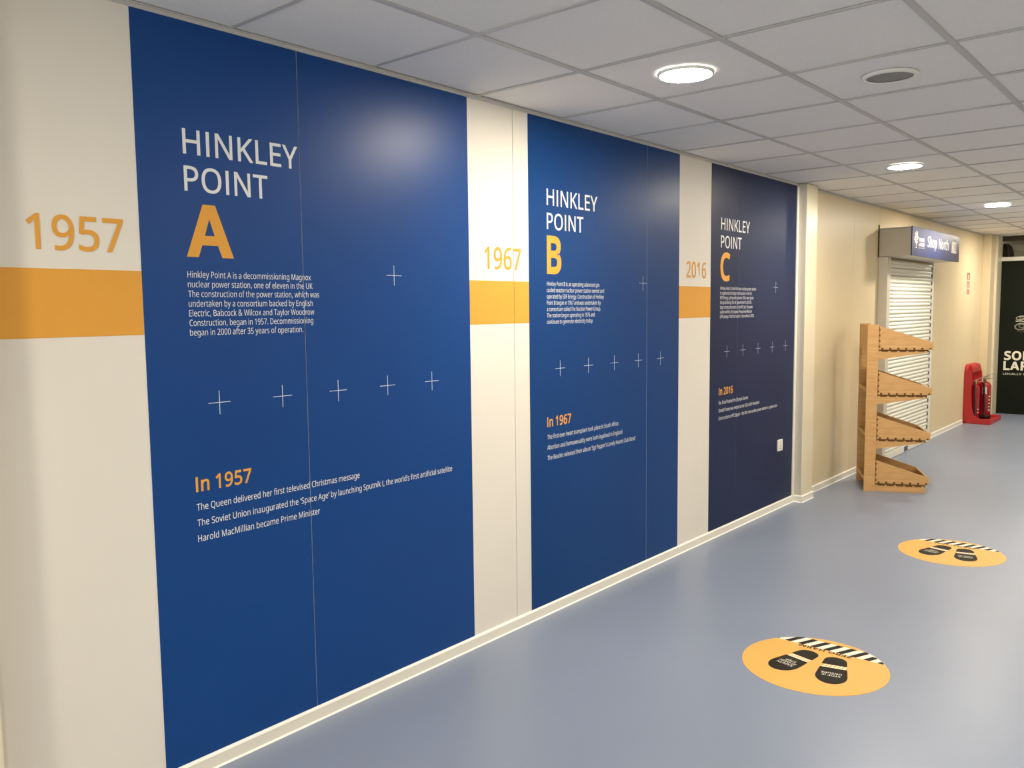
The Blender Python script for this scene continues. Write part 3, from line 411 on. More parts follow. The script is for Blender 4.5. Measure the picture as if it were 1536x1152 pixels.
# back wall behind the camera: a row of added daylight windows above a sill, brightening the ceiling
bm = bmesh.new()
WZ0, WZ1 = 0.85, 2.20
ADDED_WINS = [(0.55, 1.95), (2.15, 3.55), (3.75, 4.95)]
add_box(bm, -0.12, ROOM_X + 0.1, ROOM_Y0 - 0.1, ROOM_Y0, 0, WZ0)
add_box(bm, -0.12, ROOM_X + 0.1, ROOM_Y0 - 0.1, ROOM_Y0, WZ1, CEIL + 0.25)
prev = -0.12
for a, b in ADDED_WINS + [(ROOM_X + 0.1, 0)]:
    add_box(bm, prev, a, ROOM_Y0 - 0.1, ROOM_Y0, WZ0, WZ1); prev = b
new_obj('wall_back', mesh_from(bm, 'wall_back'), 'white_wall', kind='structure')
for n, (a, b) in enumerate(ADDED_WINS):
    w = box('window_%d' % (n + 1), 'glass', None, a + 0.03, b - 0.03, ROOM_Y0 - 0.056, ROOM_Y0 - 0.050, WZ0 + 0.03, WZ1 - 0.03, kind='structure')
    bm = bmesh.new()
    add_box(bm, a, b, ROOM_Y0 - 0.09, ROOM_Y0 - 0.02, WZ0, WZ0 + 0.04); add_box(bm, a, b, ROOM_Y0 - 0.09, ROOM_Y0 - 0.02, WZ1 - 0.04, WZ1)
    add_box(bm, a, a + 0.04, ROOM_Y0 - 0.09, ROOM_Y0 - 0.02, WZ0, WZ1); add_box(bm, b - 0.04, b, ROOM_Y0 - 0.09, ROOM_Y0 - 0.02, WZ0, WZ1)
    new_obj('window_frame', mesh_from(bm, 'frame'), 'bezel', w)
wall_end = box('wall_end', 'cream_wall', None, 1.14, ROOM_X, ROOM_Y1, ROOM_Y1 + 0.08, 0, CEIL + 0.02, kind='structure')
# shallow space seen through the gap above the black board
box('wall_far', 'pale_panel', None, -0.12, 1.3, 13.64, 13.74, 0, 2.75, kind='structure')
box('ceiling_far', 'pale_panel', None, -0.12, 1.24, 13.54, 13.74, 2.75, 2.80, kind='structure')
prism('trim_9', 'pale_flap', None, [(0.10, 2.375), (0.34, 2.365), (0.375, 2.285), (0.30, 2.285), (0.20, 2.325), (0.10, 2.345)], 'y', 13.60, 13.64, kind='structure')

# ---- column casings on the left wall
def casing(name, y0, y1, cover, d=0.070):
    o = box(name, 'cream_trim', None, 0.0, d, y0, y1, 0, CEIL, bev=0.003, seg=2, kind='structure')
    if cover:
        box('side_sheet', 'guide_grey', o, 0.004, 0.0665, y0 - 0.0012, y0 + 0.002, 0.06, CEIL - 0.002)
        bm = bmesh.new(); add_box(bm, 0.0, 0.052, y1, y1 + 0.035, 0, CEIL, 0.012, 4)
        new_obj('cover_strip', mesh_from(bm, 'cover'), 'cream_trim', o)
    return o
casing('trim_1', 6.412, 6.632, True)
casing('trim_2', 0.42, 0.749, False, 0.100)
box('trim_3', 'trim_white', None, 0.0, 0.012, 6.380, 6.411, 0.05, CEIL - 0.02, bev=0.003, kind='structure')
# wall angle under the ceiling edge
bm = bmesh.new()
add_box(bm, 0.0, 0.014, ROOM_Y0, 13.4, CEIL - 0.002, CEIL + 0.001)
add_box(bm, 0.0, 0.004, ROOM_Y0, 13.4, CEIL - 0.013, CEIL)
new_obj('trim_4', mesh_from(bm, 'angle'), 'grid', kind='structure')

# ---- skirting: flat strip with a bright bead on top and a sealant line at the floor
def skirting(name, x, y0, y1, ends=()):
    o = box(name, 'trim_white', None, x, x + 0.009, y0, y1, 0.0, 0.046, kind='structure')
    bm = bmesh.new(); add_prism(bm, [(x, 0.046), (x + 0.010, 0.046), (x + 0.006, 0.053), (x, 0.0545)], 'y', y0, y1)
    new_obj('skirting_bead', mesh_from(bm, 'bead'), 'trim_bright', o)
    bm = bmesh.new(); add_prism(bm, [(x + 0.009, 0.0), (x + 0.014, 0.0), (x + 0.009, 0.006)], 'y', y0, y1)
    new_obj('sealant_line', mesh_from(bm, 'seal'), 'trim_bright', o)
    return o
def skirting_x(name, y, x0, x1):
    o = box(name, 'trim_white', None, x0, x1, y - 0.009, y, 0.0, 0.046, kind='structure')
    bm = bmesh.new(); add_prism(bm, [(y, 0.046), (y - 0.010, 0.046), (y - 0.006, 0.053), (y, 0.0545)], 'x', x0, x1)
    new_obj('skirting_bead', mesh_from(bm, 'bead'), 'trim_bright', o)
    bm = bmesh.new(); add_prism(bm, [(y - 0.009, 0.0), (y - 0.014, 0.0), (y - 0.009, 0.006)], 'x', x0, x1)
    new_obj('sealant_line', mesh_from(bm, 'seal'), 'trim_bright', o)
    return o
skirting('baseboard_left', 0.0, 0.750, 6.4025)
skirting('baseboard_left_casing', 0.070, 6.4022, 6.640)
skirting_x('baseboard_left_return', 6.412, 0.0092, 0.0698)
skirting('baseboard_left_far', 0.0, 6.668, 8.40)
skirting('baseboard_left_end', 0.0, 10.19, 12.0)
skirting('baseboard_left_corner', 0.0, 12.66, 12.85)
skirting_x('baseboard_end', 12.85, 0.009, 0.10)

# ---- far pier and door post beside the black board
box('trim_5', 'cream_wall', None, 0.0, 0.100, 12.85, 13.12, 0, CEIL, bev=0.002, kind='structure')
box('trim_6', 'cream_trim', None, 0.0, 0.128, 13.12, 13.42, 0, CEIL, bev=0.004, kind='structure')
box('trim_7', 'trim_white', None, 0.115, 1.14, 13.415, 13.52, 2.135, 2.190, bev=0.003, kind='structure')
box('trim_8', 'dark_beam', None, 0.0, 1.14, 13.44, 13.54, 2.412, CEIL + 0.25, kind='structure')  # header over the gap; its shade is put into the dark colour

# ---- ceiling: void board, lay-in tiles and exposed grid
ceiling = box('ceiling', 'void', None, -0.12, ROOM_X + 0.1, ROOM_Y0 - 0.1, 13.44, CEIL + 0.06, CEIL + 0.25, kind='structure')
xs = [0.0] + [X_BAR0 + TILE * i for i in range(0, 6)]           # grid lines that are built tile by tile
nx = len(xs) - 1
y_first = Y_BAR0 - TILE * 8
ys = [y_first + TILE * i for i in range(0, 28)] + [13.42]
ys = [v for v in ys if v < 13.3] + [13.42]
tile_me = box_me(-TILE / 2 + 0.004, TILE / 2 - 0.004, -TILE / 2 + 0.004, TILE / 2 - 0.004, 0, 0.016)
edge_w = X_BAR0
edge_me = box_me(-edge_w / 2 + 0.002, edge_w / 2 - 0.004, -TILE / 2 + 0.004, TILE / 2 - 0.004, 0, 0.016)
end_l = ys[-1] - ys[-2]
end_me = box_me(-TILE / 2 + 0.004, TILE / 2 - 0.004, -end_l / 2 + 0.004, end_l / 2 - 0.002, 0, 0.016)
end_edge_me = box_me(-edge_w / 2 + 0.002, edge_w / 2 - 0.004, -end_l / 2 + 0.004, end_l / 2 - 0.002, 0, 0.016)
for i in range(nx):
    for j in range(len(ys) - 1):
        last = j == len(ys) - 2
        me = (end_edge_me if last else edge_me) if i == 0 else (end_me if last else tile_me)
        o = new_obj('ceiling_tile', me, 'tile', ceiling)
        o.location = ((xs[i] + xs[i + 1]) / 2, (ys[j] + ys[j + 1]) / 2, CEIL + 0.005 + random.uniform(-0.0006, 0.0012))
        o.rotation_euler = (random.uniform(-1, 1) * 0.0012, random.uniform(-1, 1) * 0.0012, 0)
# rest of the ceiling, outside the frame
box('ceiling_margin', 'tile', ceiling, xs[-1], ROOM_X, ROOM_Y0, 13.42, CEIL + 0.005, CEIL + 0.02)
bar_me = box_me(-0.012, 0.012, ROOM_Y0, 13.42, 0, 0.0045, bev=0.0008)
for x in xs[1:]:
    o = new_obj('grid_runner', bar_me, 'grid', ceiling); o.location = (x, 0, CEIL)
tee_me = box_me(0.004, xs[-1], -0.010, 0.010, 0, 0.004, bev=0.0008)
for y in ys[:-1]:
    o = new_obj('grid_cross_tee', tee_me, 'grid', ceiling); o.location = (0, y, CEIL + 0.0008)

# ================================================================== LAMPS AND CEILING SPEAKER
def downlight(x, y, label):
    r = 0.104
    root = empty('ceiling_downlight', (x, y, CEIL - 0.004), label=label, cat='ceiling light', group='round ceiling lights')
    lathe('bezel', 'bezel', root, [(r - 0.004, -0.002), (r - 0.001, -0.0045), (r + 0.005, -0.003), (r + 0.008, 0.003), (r + 0.008, 0.007),
                                   (r - 0.004, 0.007)], 48)
    lathe('diffuser', 'lamp', root, [(r - 0.0008, -0.00455), (r * 0.9, -0.0052), (0, -0.0056)], 48)
    return root
LAB = {0: 'round white downlight behind the camera in the row along the blue wall',
       4: 'round white downlight in front of the fire extinguisher stand, row along the wall',
       5: 'round white downlight behind the camera in the row away from the wall',
       6: 'round white downlight across the room from the orange letter A panel',
       7: 'round white downlight across the room from the navy panel',
       8: 'round white downlight across the room from the roller shutter',
       9: 'round white downlight across the room from the fire extinguishers',
       1: 'round white downlight glowing above the middle of the blue wall, nearest and largest',
       2: 'round white downlight glowing in the ceiling near the navy panel and column',
       3: 'round white downlight glowing beyond the shop sign, smallest of the three in view'}
for i, (x, y) in enumerate(LAMPS):
    downlight(x, y, LAB[i])

sp_ = empty('ceiling_speaker', (1.458, 3.678, CEIL - 0.002), label='round grey mesh ceiling speaker with white rim, unlit', cat='speaker')
lathe('rim', 'bezel', sp_, [(0.088, -0.002), (0.092, -0.007), (0.102, -0.006), (0.108, 0.001), (0.108, 0.005), (0.088, 0.005)], 48)
lathe('grille', 'mesh_grey', sp_, [(0.089, 0.0005), (0.05, -0.0025), (0, -0.0035)], 48)

# ================================================================== WALL GRAPHICS
TX = 0.0016      # lettering stands just proud of the vinyl
def cross_me(s=0.040, w=0.0011):
    bm = bmesh.new()
    add_box(bm, 0, 0.0004, -s, s, -w, w); add_box(bm, 0, 0.0004, -w, w, -s, s)
    return mesh_from(bm, 'cross')
CROSS = cross_me()
def info_panel(y0, y1, joint, blue, letter, body, year, facts, ty, label, lw, in_w, body_w, fact_w, letter_y):
    root = empty('information_panel', (0, 0, 0), label=label, cat='wall graphic', group='blue history panels on the wall')
    g = 0.0014
    for a, b in ((y0, joint - g), (joint + g, y1)):
        box('vinyl_sheet', blue, root, 0.0001, 0.0010, a, b, 0.0546, CEIL - 0.0135)
    for word, zz, ww in (('HINKLEY', 2.049, 0.434), ('POINT', 1.933, 0.307)):
        text_obj('heading_word', 'print_white', root, [(word, (TX, ty + 0.003, zz), 0.0775, ww, 0.008)], EY, EZ, EX)
    text_obj('reactor_letter', 'print_orange', root, [(letter, (TX, letter_y, 1.723), 0.170, lw, 0.036)], EY, EZ, EX, res=8,
             label='large orange capital letter')
    top = 1.6565
    text_obj('body_text', 'print_white', root,
             [(s, (TX, ty, top - 0.0312 * k), 0.0205, w, -0.004) for k, (s, w) in enumerate(zip(body, body_w))], EY, EZ, EX, res=2)
    for word, off, ww in (('In', 0.0, 0.235), (year, 0.345, 0.655)):
        text_obj('year_heading_word', 'print_orange', root, [(word, (TX, ty - 0.004 + off * in_w, 0.957), 0.047, ww * in_w, 0.024)], EY, EZ, EX,
                 label='small bold orange year heading')
    for k, (s, w) in enumerate(zip(facts, fact_w)):
        text_obj('fact_line', 'print_white', root, [(s, (TX, ty - 0.004, 0.8935 - 0.0525 * k), 0.0225, w, 0.0)], EY, EZ, EX)
    for k in range(5):
        o = new_obj('cross_mark', CROSS, 'print_pale_blue', root); o.location = (0.0011, y0 + 0.243 + 0.2465 * k, 1.244)
    o = new_obj('cross_mark', CROSS, 'print_pale_blue', root); o.location = (0.0011, y0 + 1.030, 1.683)
    return root

info_panel(1.241, 2.711, 1.836, 'blue_a', 'A',
           ['Hinkley Point A is a decommissioning Magnox', 'nuclear power station, one of eleven in the UK',
            'The construction of the power station, which was', 'undertaken by a consortium backed by English',
            'Electric, Babcock & Wilcox and Taylor Woodrow', 'Construction, began in 1957. Decommissioning', 'began in 2000 after 35 years of operation.'],
           '1957', ['The Queen delivered her first televised Christmas message',
                    'The Soviet Union inaugurated the \u2018Space Age\u2019 by launching Sputnik I, the world\u2019s first artificial satellite',
                    'Harold MacMillian became Prime Minister'], 1.390,
           'royal blue wall panel with a large orange letter A, nearest and largest', 0.168, 0.207,
           [0.478, 0.484, 0.512, 0.483, 0.488, 0.482, 0.437], [0.682, 1.196, 0.490], 1.391)
info_panel(3.127, 4.573, 4.202, 'blue_b', 'B',
           ['Hinkley Point B is an operating advanced gas', 'cooled reactor nuclear power station owned and',
            'operated by EDF Energy. Construction of Hinkley', 'Point B began in 1967 and was undertaken by',
            'a consortium called The Nuclear Power Group.', 'The station began operating in 1976 and', 'continues to generate electricity today.'],
           '1967', ['The first ever heart transplant took place in South Africa',
                    'Abortion and homosexuality were both legalised in England',
                    'The Beatles released their album \u2018Sgt Pepper\u2019s Lonely Hearts Club Band\u2019'], 3.264,
           'blue wall panel with a large orange letter B, middle of the three', 0.118, 0.200,
           [0.454, 0.498, 0.496, 0.466, 0.466, 0.410, 0.394], [0.640, 0.681, 0.820], 3.266)
info_panel(4.985, 6.379, 5.388, 'blue_c', 'C',
           ['Hinkley Point C is the first new nuclear power station', 'in a generation to begin construction in the UK.',
            'EDF Energy, along with partner CGN, were given', 'the go ahead by the UK government in 2016 to',
            'begin construction works on the HPC site. The power', 'station will be a European Pressurised Reactor',
            '(EPR) design. The first reactor is due online in 2025.'],
           '2016', ['Rio, Brazil hosted the Olympic Games', 'Donald Trump was elected as the USA\u2019s 45th President',
                    'Construction at HPC began \u2013 the first new nuclear power station in a generation'], 5.120,
           'dark navy wall panel with a large orange letter C beside the column', 0.142, 0.207,
           [0.553, 0.485, 0.512, 0.480, 0.500, 0.490, 0.525], [0.450, 0.640, 0.960], 5.119)

def timeline(y0, y1, joint, year, ty, tw, label):
    root = empty('timeline_strip', (0, 0, 0), label=label, cat='wall graphic', group='year markers with orange bands')
    cuts = [y0] + ([joint - 0.0014, joint + 0.0014] if joint else []) + [y1]
    for a, b in zip(cuts[::2], cuts[1::2]):
        box('orange_band', 'print_orange', root, 0.0001, 0.0009, a, b, 1.4768, 1.6732)
    text_obj('year_lettering', 'print_orange', root, [(year, (TX, ty, 1.728), 0.0965, tw, 0.012)], EY, EZ, EX, res=6)
    return root
timeline(0.747, 1.240, None, '1957', 0.920, 0.270, 'orange year 1957 above an orange band, left of panel A')
timeline(2.712, 3.126, 3.016, '1967', 2.812, 0.256, 'orange year 1967 above an orange band, between panels A and B')
timeline(4.574, 4.984, None, '2016', 4.665, 0.256, 'orange year 2016 above an orange band, between panels B and C')

# ---- white wall socket low on the navy panel
sk = empty('wall_socket', (0.0011, 6.124, 0.446), label='white plastic wall socket low on the navy panel', cat='socket')
box('back_box', 'socket', sk, 0, 0.006, -0.043, 0.043, 0.0, 0.086, bev=0.004, seg=2)
box('face_plate', 'socket', sk, 0.006, 0.013, -0.0435, 0.0435, -0.0005, 0.0865, bev=0.003, seg=2)
box('rocker_switch', 'bezel', sk, 0.013, 0.017, -0.008, 0.008, 0.052, 0.076, bev=0.001)
for yy, zz, w, h in ((0, 0.034, 0.003, 0.008), (-0.011, 0.016, 0.0065, 0.0025), (0.011, 0.016, 0.0065, 0.0025)):
    box('pin_slot', 'black', sk, 0.0125, 0.0134, yy - w, yy + w, zz - h, zz + h)

# ================================================================== FLOOR STICKERS
def foot_outline(t0, t1, L, wt, wh, n=14):
    """outline points (across, along) of a shoe sole between fractions t0..t1; 0 = toe"""
    def hw(t):
        base = wt + (wh - wt) * min(1, max(0, (t - 0.25) / 0.6)) ** 1.2
        if t < 0.30: base *= math.sqrt(max(0, 1 - ((0.30 - t) / 0.30) ** 2.2))
        if t > 0.84: base *= math.sqrt(max(0, 1 - ((t - 0.84) / 0.16) ** 2.2))
        return base
    ts = [t0 + (t1 - t0) * (0.5 - 0.5 * math.cos(PI * i / n)) for i in range(n + 1)]
    a = [(hw(t), t * L) for t in ts]; b = [(-w, l) for w, l in reversed(a)]
    out = []
    for p in a + b:
        if not out or (abs(p[0] - out[-1][0]) + abs(p[1] - out[-1][1])) > 1e-5: out.append(p)
    if abs(out[0][0] - out[-1][0]) + abs(out[0][1] - out[-1][1]) < 1e-5: out.pop()
    return out

def sticker(cx, cy_, label):
    R = 0.300
    root = empty('floor_sticker', (cx, cy_, 0), label=label, cat='floor sticker', group='orange footprint floor stickers')
    c = [(R * math.cos(2 * PI * i / 96), R * math.sin(2 * PI * i / 96)) for i in range(96)]
    prism('disc', 'orange_decal', root, c, 'z', 0.0002, 0.0010)
    # hazard band
    yb0, yb1 = 0.178, 0.264
    def ends(y): return math.sqrt(R * R - y * y)
    n = 10
    seg = [(-ends(yb0), yb0), (ends(yb0), yb0)] + [(ends(yb0 + (yb1 - yb0) * k / n), yb0 + (yb1 - yb0) * k / n) for k in range(1, n + 1)] + \
          [(-ends(yb0 + (yb1 - yb0) * k / n), yb0 + (yb1 - yb0) * k / n) for k in range(n, 0, -1)]
    hz = prism('hazard_band', 'decal_white', root, seg, 'z', 0.0010, 0.0014)
    pitch, bw = 0.0585, 0.0275
    def inx(x, y): e = ends(y) - 0.001; return max(-e, min(e, x))
    k = -6
    x = -0.262
    while x < 0.24:
        # slanted bar clipped to the circle
        pl, pr = [], []
        for q in range(9):
            y = yb0 + (yb1 - yb0) * q / 8
            a, b = x + (y - yb0) * 0.45, x + bw + (y - yb0) * 0.45
            e = ends(y) - 0.0012
            a2, b2 = max(-e, min(e, a)), max(-e, min(e, b))
            if b2 - a2 > 1e-4: pl.append((a2, y)); pr.append((b2, y))
        if len(pl) >= 2:
            prism('hazard_stripe', 'decal_black', hz, pr + pl[::-1], 'z', 0.0014, 0.0017)
        x += pitch
    text_obj('slogan_lettering', 'decal_black', root, [('ZERO HARM', (0.105, 0.176, 0.0014), 0.022, 0.235, 0.03)],
             (-1, 0, 0), (0, -1, 0), EZ, res=2)
    for s in (-1, 1):
        a = s * math.radians(13.5)
        f = empty('footprint', (0.118 * s, -0.150, 0.0), a); f.parent = root
        L = 0.285
        prism('sole', 'decal_black', f, foot_outline(0.0, 0.575, L, 0.064, 0.045), 'z', 0.0010, 0.0014)
        prism('heel', 'decal_black', f, foot_outline(0.695, 1.0, L, 0.064, 0.047), 'z', 0.0010, 0.0014)
        bm = bmesh.new()
        for q in range(6):
            x0 = -0.047 + q * 0.0165
            add_prism(bm, [(x0, 0.592 * L), (x0 + 0.009, 0.592 * L), (x0 + 0.019, 0.688 * L), (x0 + 0.010, 0.688 * L)], 'z', 0.0010, 0.0014)
        add_box(bm, -0.046, 0.046, 0.580 * L, 0.596 * L, 0.0010, 0.0014)
        new_obj('tread_stripes', mesh_from(bm, 'tread'), 'decal_white', f)
        if s < 0: ln = [('SAFETY', 0.075, 0.075), ('AT EVERY', 0.097, 0.078), ('STEP', 0.119, 0.048)]
        else: ln = [('STOP IF', 0.080, 0.070), ('UNSURE', 0.102, 0.078)]
        text_obj('sole_lettering', 'decal_white', f, [(t, (w / 2, yy + 0.013, 0.0016), 0.0155, w * 1.05, 0.012) for t, yy, w in ln],
                 (-1, 0, 0), (0, -1, 0), EZ, res=2)
    return root
sticker(1.268, 3.500, 'round orange floor sticker with black footprints, nearest the camera')
sticker(1.312, 5.668, 'round orange floor sticker with black footprints, farther one toward the wooden rack')

# ================================================================== WOODEN TRAY RACK
rack = empty('display_rack', (0.318, 7.129, 0), math.radians(25.2), label='plywood display rack with four sloping trays standing before the shutter', cat='rack')
RW = 0.48
def fingers(u0, u1, n, w): return [u0 + (u1 - u0) * (k + 0.5) / n for k in range(n)]
for v0 in (0.0, RW - 0.022):
    box('upright', 'wood', rack, 0.0, 0.086, v0, v0 + 0.022, 0.0, 1.386, bev=0.0012)
box('back_board', 'wood', rack, 0.002, 0.016, 0.022, RW - 0.022, 1.175, 1.384, bev=0.001)
for z in (0.085, 0.455, 0.825):
    box('back_rail', 'wood', rack, 0.004, 0.026, 0.022, RW - 0.022, z, z + 0.032, bev=0.001)
for k in range(4):
    b = 0.072 + 0.3695 * k
    tray = empty('tray', (0, 0, b)); tray.parent = rack
    rt, ft, th = 0.192, 0.058, 0.014
    U0, U1 = 0.090, 0.495
    # side panels with finger slots along the lower edge and rear edge
    def side_pts():
        p = []
        nb = 7; fw = 0.0085; fd = 0.015
        p.append((U0, 0.0))
        for q in range(nb):
            uc = U0 + 0.014 + (U1 - U0 - 0.045) * q / (nb - 1) + 0.01
            p += [(uc - fw, 0.0), (uc - fw, fd), (uc + fw, fd), (uc + fw, 0.0)]
        p += [(U1, 0.0), (U1, ft), (U0, rt)]
        nr = 4
        for q in range(nr):
            zc = rt - 0.030 - (rt - 0.055) * q / (nr - 1)
            p += [(U0, zc + 0.008), (U0 + 0.009, zc + 0.008), (U0 + 0.009, zc - 0.008), (U0, zc - 0.008)]
        return p
    for v0 in (0.0, RW - th):
        prism('side_panel', 'wood', tray, side_pts(), 'y', v0, v0 + th)
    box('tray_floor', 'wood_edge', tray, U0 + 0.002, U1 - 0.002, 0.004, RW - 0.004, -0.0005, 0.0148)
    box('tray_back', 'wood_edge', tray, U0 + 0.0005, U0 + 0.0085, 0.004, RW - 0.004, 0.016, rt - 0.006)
    box('front_lip', 'wood', tray, U1 - th, U1 - 0.0005, th + 0.0004, RW - th - 0.0004, 0.0152, ft - 0.001)
    def teeth(parent, v, u1, z0, z1):       # light finger ends standing in the painted shade strip below the tray
        for q in range(6):
            uc = 0.100 + (u1 - 0.112) * q / 5
            box('finger_joint', 'wood', parent, uc - 0.009, uc + 0.009, v - 0.0012, v, z0, z1)
    if k == 0:
        for v0 in (0.012, RW - 0.034):
            box('base_runner', 'wood', rack, 0.0865, 0.473, v0, v0 + 0.022, 0.0, 0.048, bev=0.001)
            box('runner_cap', 'wood_edge', rack, 0.0865, 0.470, v0 + 0.0015, v0 + 0.019, 0.0482, 0.0712)  # dark strip painted as the shade under the lowest tray
            if v0 < 0.1: teeth(rack, v0 + 0.0014, 0.465, 0.0484, 0.058)
    else:
        for v0 in (0.012, RW - 0.030):
            prism('shelf_bracket', 'wood', rack, [(0.0865, b - 0.084), (0.0865, b - 0.020), (0.460, b - 0.020), (0.458, b - 0.024)], 'y', v0, v0 + 0.018)
            box('bracket_cap', 'wood_edge', rack, 0.0865, 0.462, v0 + 0.0015, v0 + 0.016, b - 0.0198, b - 0.001)  # painted shade between tray and bracket
            if v0 < 0.1: teeth(rack, v0 + 0.0014, 0.455, b - 0.0198, b - 0.011)
    box('screw_head', 'black', rack, 0.066, 0.071, -0.0008, 0.0004, b - 0.030, b - 0.025)

# ================================================================== ROLLER SHUTTER AND SHOP SIGN
sh = empty('roller_shutter', (0, 8.40, 0), label='closed white roller shutter with grey housing box behind the wooden rack', cat='shutter')
SY0, SY1 = 0.10, 1.735          # slat span along the wall, relative
SX = 0.034
box('guide_rail', 'guide_grey', sh, 0.001, 0.085, 0.0, 0.100, 0.0, 2.0, bev=0.002)
box('guide_rail', 'slat', sh, 0.001, 0.058, SY1 + 0.006, SY1 + 0.055, 0.0, 2.0, bev=0.002)
box('guide_lip', 'slat', sh, 0.040, 0.060, 0.1005, 0.118, 0.0, 1.90, bev=0.001)
P_ = 0.0765
def slat_profile():
    out = []
    for i in range(25):
        t = i / 24
        u = (t * 2) % 1 if t < 1 else 1
        bulge = 0.010 * abs(math.sin(PI * t * 2)) ** 0.8
        out.append((SX + 0.002 + bulge, t * (P_ - 0.004)))
    out += [(SX - 0.006, P_ - 0.004), (SX - 0.006, 0)]
    return out
bm = bmesh.new(); add_prism(bm, slat_profile(), 'y', 0.104, SY1)
slat_me = mesh_from(bm, 'slat')
clip_me = box_me(SX - 0.004, SX + 0.016, SY1 - 0.020, SY1 + 0.004, 0.006, 0.034)
for k in range(25):
    z = 0.075 + k * P_
    s = new_obj('slat', slat_me, 'slat', sh); s.location = (0, 0, z)
    c = new_obj('end_lock', clip_me, 'black', s)
br = box('bottom_rail', 'slat', sh, SX - 0.006, SX + 0.014, 0.104, SY1, 0.004, 0.073, bev=0.002)
box('lock_label', 'navy_label', br, SX + 0.014, SX + 0.0155, 0.86, 0.99, 0.012, 0.062)
box('head_bracket', 'black', sh, 0.030, 0.060, 0.1005, 0.125, 1.90, 1.985)
hb = box('housing_box', 'box_grey', sh, 0.002, 0.292, -0.020, 1.745, 2.003, 2.268, bev=0.003, seg=2)
box('rear_flange', 'dark_beam', hb, 0.001, 0.010, -0.030, -0.020, 1.998, 2.300)
box('lid_seam', 'dark_beam', hb, 0.012, 0.286, -0.0206, -0.0196, 2.257, 2.2595)
sg = empty('shop_sign', (0.2925, 8.372, 2.0), label='blue shop sign lettered Shop North on the shutter housing', cat='sign')
box('sign_face', 'sign_blue', sg, 0.0005, 0.010, 0.0, 1.790, 0.0, 0.272, bev=0.002)
SGX = 0.0106
for word, yy, ww in (('Shop', 0.530, 0.335), ('North', 0.945, 0.390)):
    text_obj('sign_word', 'print_white', sg, [(word, (SGX, yy, 0.106), 0.098, ww, 0.016)], EY, EZ, EX)
text_obj('logo_lettering', 'print_white', sg, [('SOMERSET', (SGX, 0.215, 0.142), 0.032, 0.205, 0.03), ('LARDER', (SGX, 0.215, 0.098), 0.032, 0.205, 0.03),
                                              ('LOCALLY GATHERED', (SGX, 0.215, 0.076), 0.011, 0.205, 0.0)], EY, EZ, EX, res=2)
bm = bmesh.new()
random.seed(3)
for i in range(26):     # leafy crown of the tree emblem
    a = i * 2.399; rr = math.sqrt((i + 0.5) / 26)
    cy2, cz2 = 0.135 + 0.062 * rr * math.cos(a), 0.170 + 0.062 * rr * math.sin(a)
    add_prism(bm, [(cy2 + 0.011 * math.cos(t), cz2 + 0.010 * math.sin(t)) for t in [q * PI / 4 for q in range(8)]], 'x', SGX - 0.0004, SGX + 0.00001 * i)
add_prism(bm, [(0.130, 0.085), (0.140, 0.085), (0.138, 0.140), (0.132, 0.140)], 'x', SGX - 0.0004, SGX)
add_prism(bm, [(0.108, 0.076), (0.162, 0.076), (0.142, 0.087), (0.128, 0.087)], 'x', SGX - 0.0004, SGX)
new_obj('tree_emblem', mesh_from(bm, 'tree'), 'print_white', sg, label='white tree emblem')
# shopping bag pictogram at the far end
bm = bmesh.new()
add_prism(bm, [(1.455, 0.085), (1.665, 0.085), (1.650, 0.205), (1.470, 0.205)], 'x', SGX - 0.0004, SGX)
new_obj('bag_pictogram', mesh_from(bm, 'bag'), 'label_white', sg)
bm = bmesh.new()
pts = [(SGX, 1.560 + 0.045 * math.cos(PI * q / 12), 0.203 + 0.034 * math.sin(PI * q / 12)) for q in range(13)]
add_tube(bm, pts, 0.006, 6)
new_obj('bag_handle', mesh_from(bm, 'handle'), 'label_white', sg)
bm = bmesh.new()
for zz in (0.165, 0.140, 0.115):
    add_box(bm, SGX, SGX + 0.0004, 1.580, 1.640, zz, zz + 0.010)
new_obj('bag_lines', mesh_from(bm, 'lines'), 'navy_label', sg)

# ================================================================== FIRE POINT
st = empty('extinguisher_stand', (0, 12.03, 0), label='red moulded plastic extinguisher stand in the far corner', cat='stand')
# back board: rounded top, outline in (y,z), tapered side cheeks by a second prism
D = 0.62
def back_outline(d0, d1, zt, r):
    p = [(d0, 0.0), (d1, 0.0)]
    for q in range(9):
        a = PI / 2 * q / 8; p.append((d1 - r + r * math.cos(a), zt - r + r * math.sin(a)))
    for q in range(9):
        a = PI / 2 + PI / 2 * q / 8; p.append((d0 + r + r * math.cos(a), zt - r + r * math.sin(a)))
    return p
prism('back_board', 'red_plastic', st, back_outline(0.0, D, 0.765, 0.10), 'x', 0.004, 0.044, bev=0.008)
for yy in (0.004, D - 0.034):
    prism('side_cheek', 'red_plastic', st, [(0.03, 0.008), (0.26, 0.008), (0.24, 0.055), (0.125, 0.105), (0.098, 0.20), (0.088, 0.40), (0.090, 0.62), (0.075, 0.69), (0.03, 0.70)],
          'y', yy, yy + 0.03, bev=0.003)
prism('hood', 'red_plastic', st, [(0.036, 0.60), (0.050, 0.60), (0.085, 0.66), (0.085, 0.71), (0.068, 0.75), (0.036, 0.755)], 'y', 0.06, D - 0.06, bev=0.005)
prism('centre_rib', 'red_plastic', st, [(0.036, 0.06), (0.10, 0.06), (0.072, 0.20), (0.066, 0.60), (0.036, 0.60)], 'y', 0.292, 0.322, bev=0.003)
bm = bmesh.new()
add_box(bm, 0.004, 0.325, 0.0, D + 0.03, 0.0, 0.030, 0.008, 2)
add_box(bm, 0.300, 0.325, 0.0, D + 0.03, 0.02, 0.066, 0.007, 2)
add_box(bm, 0.050, 0.320, 0.0, 0.028, 0.02, 0.066, 0.007, 2)
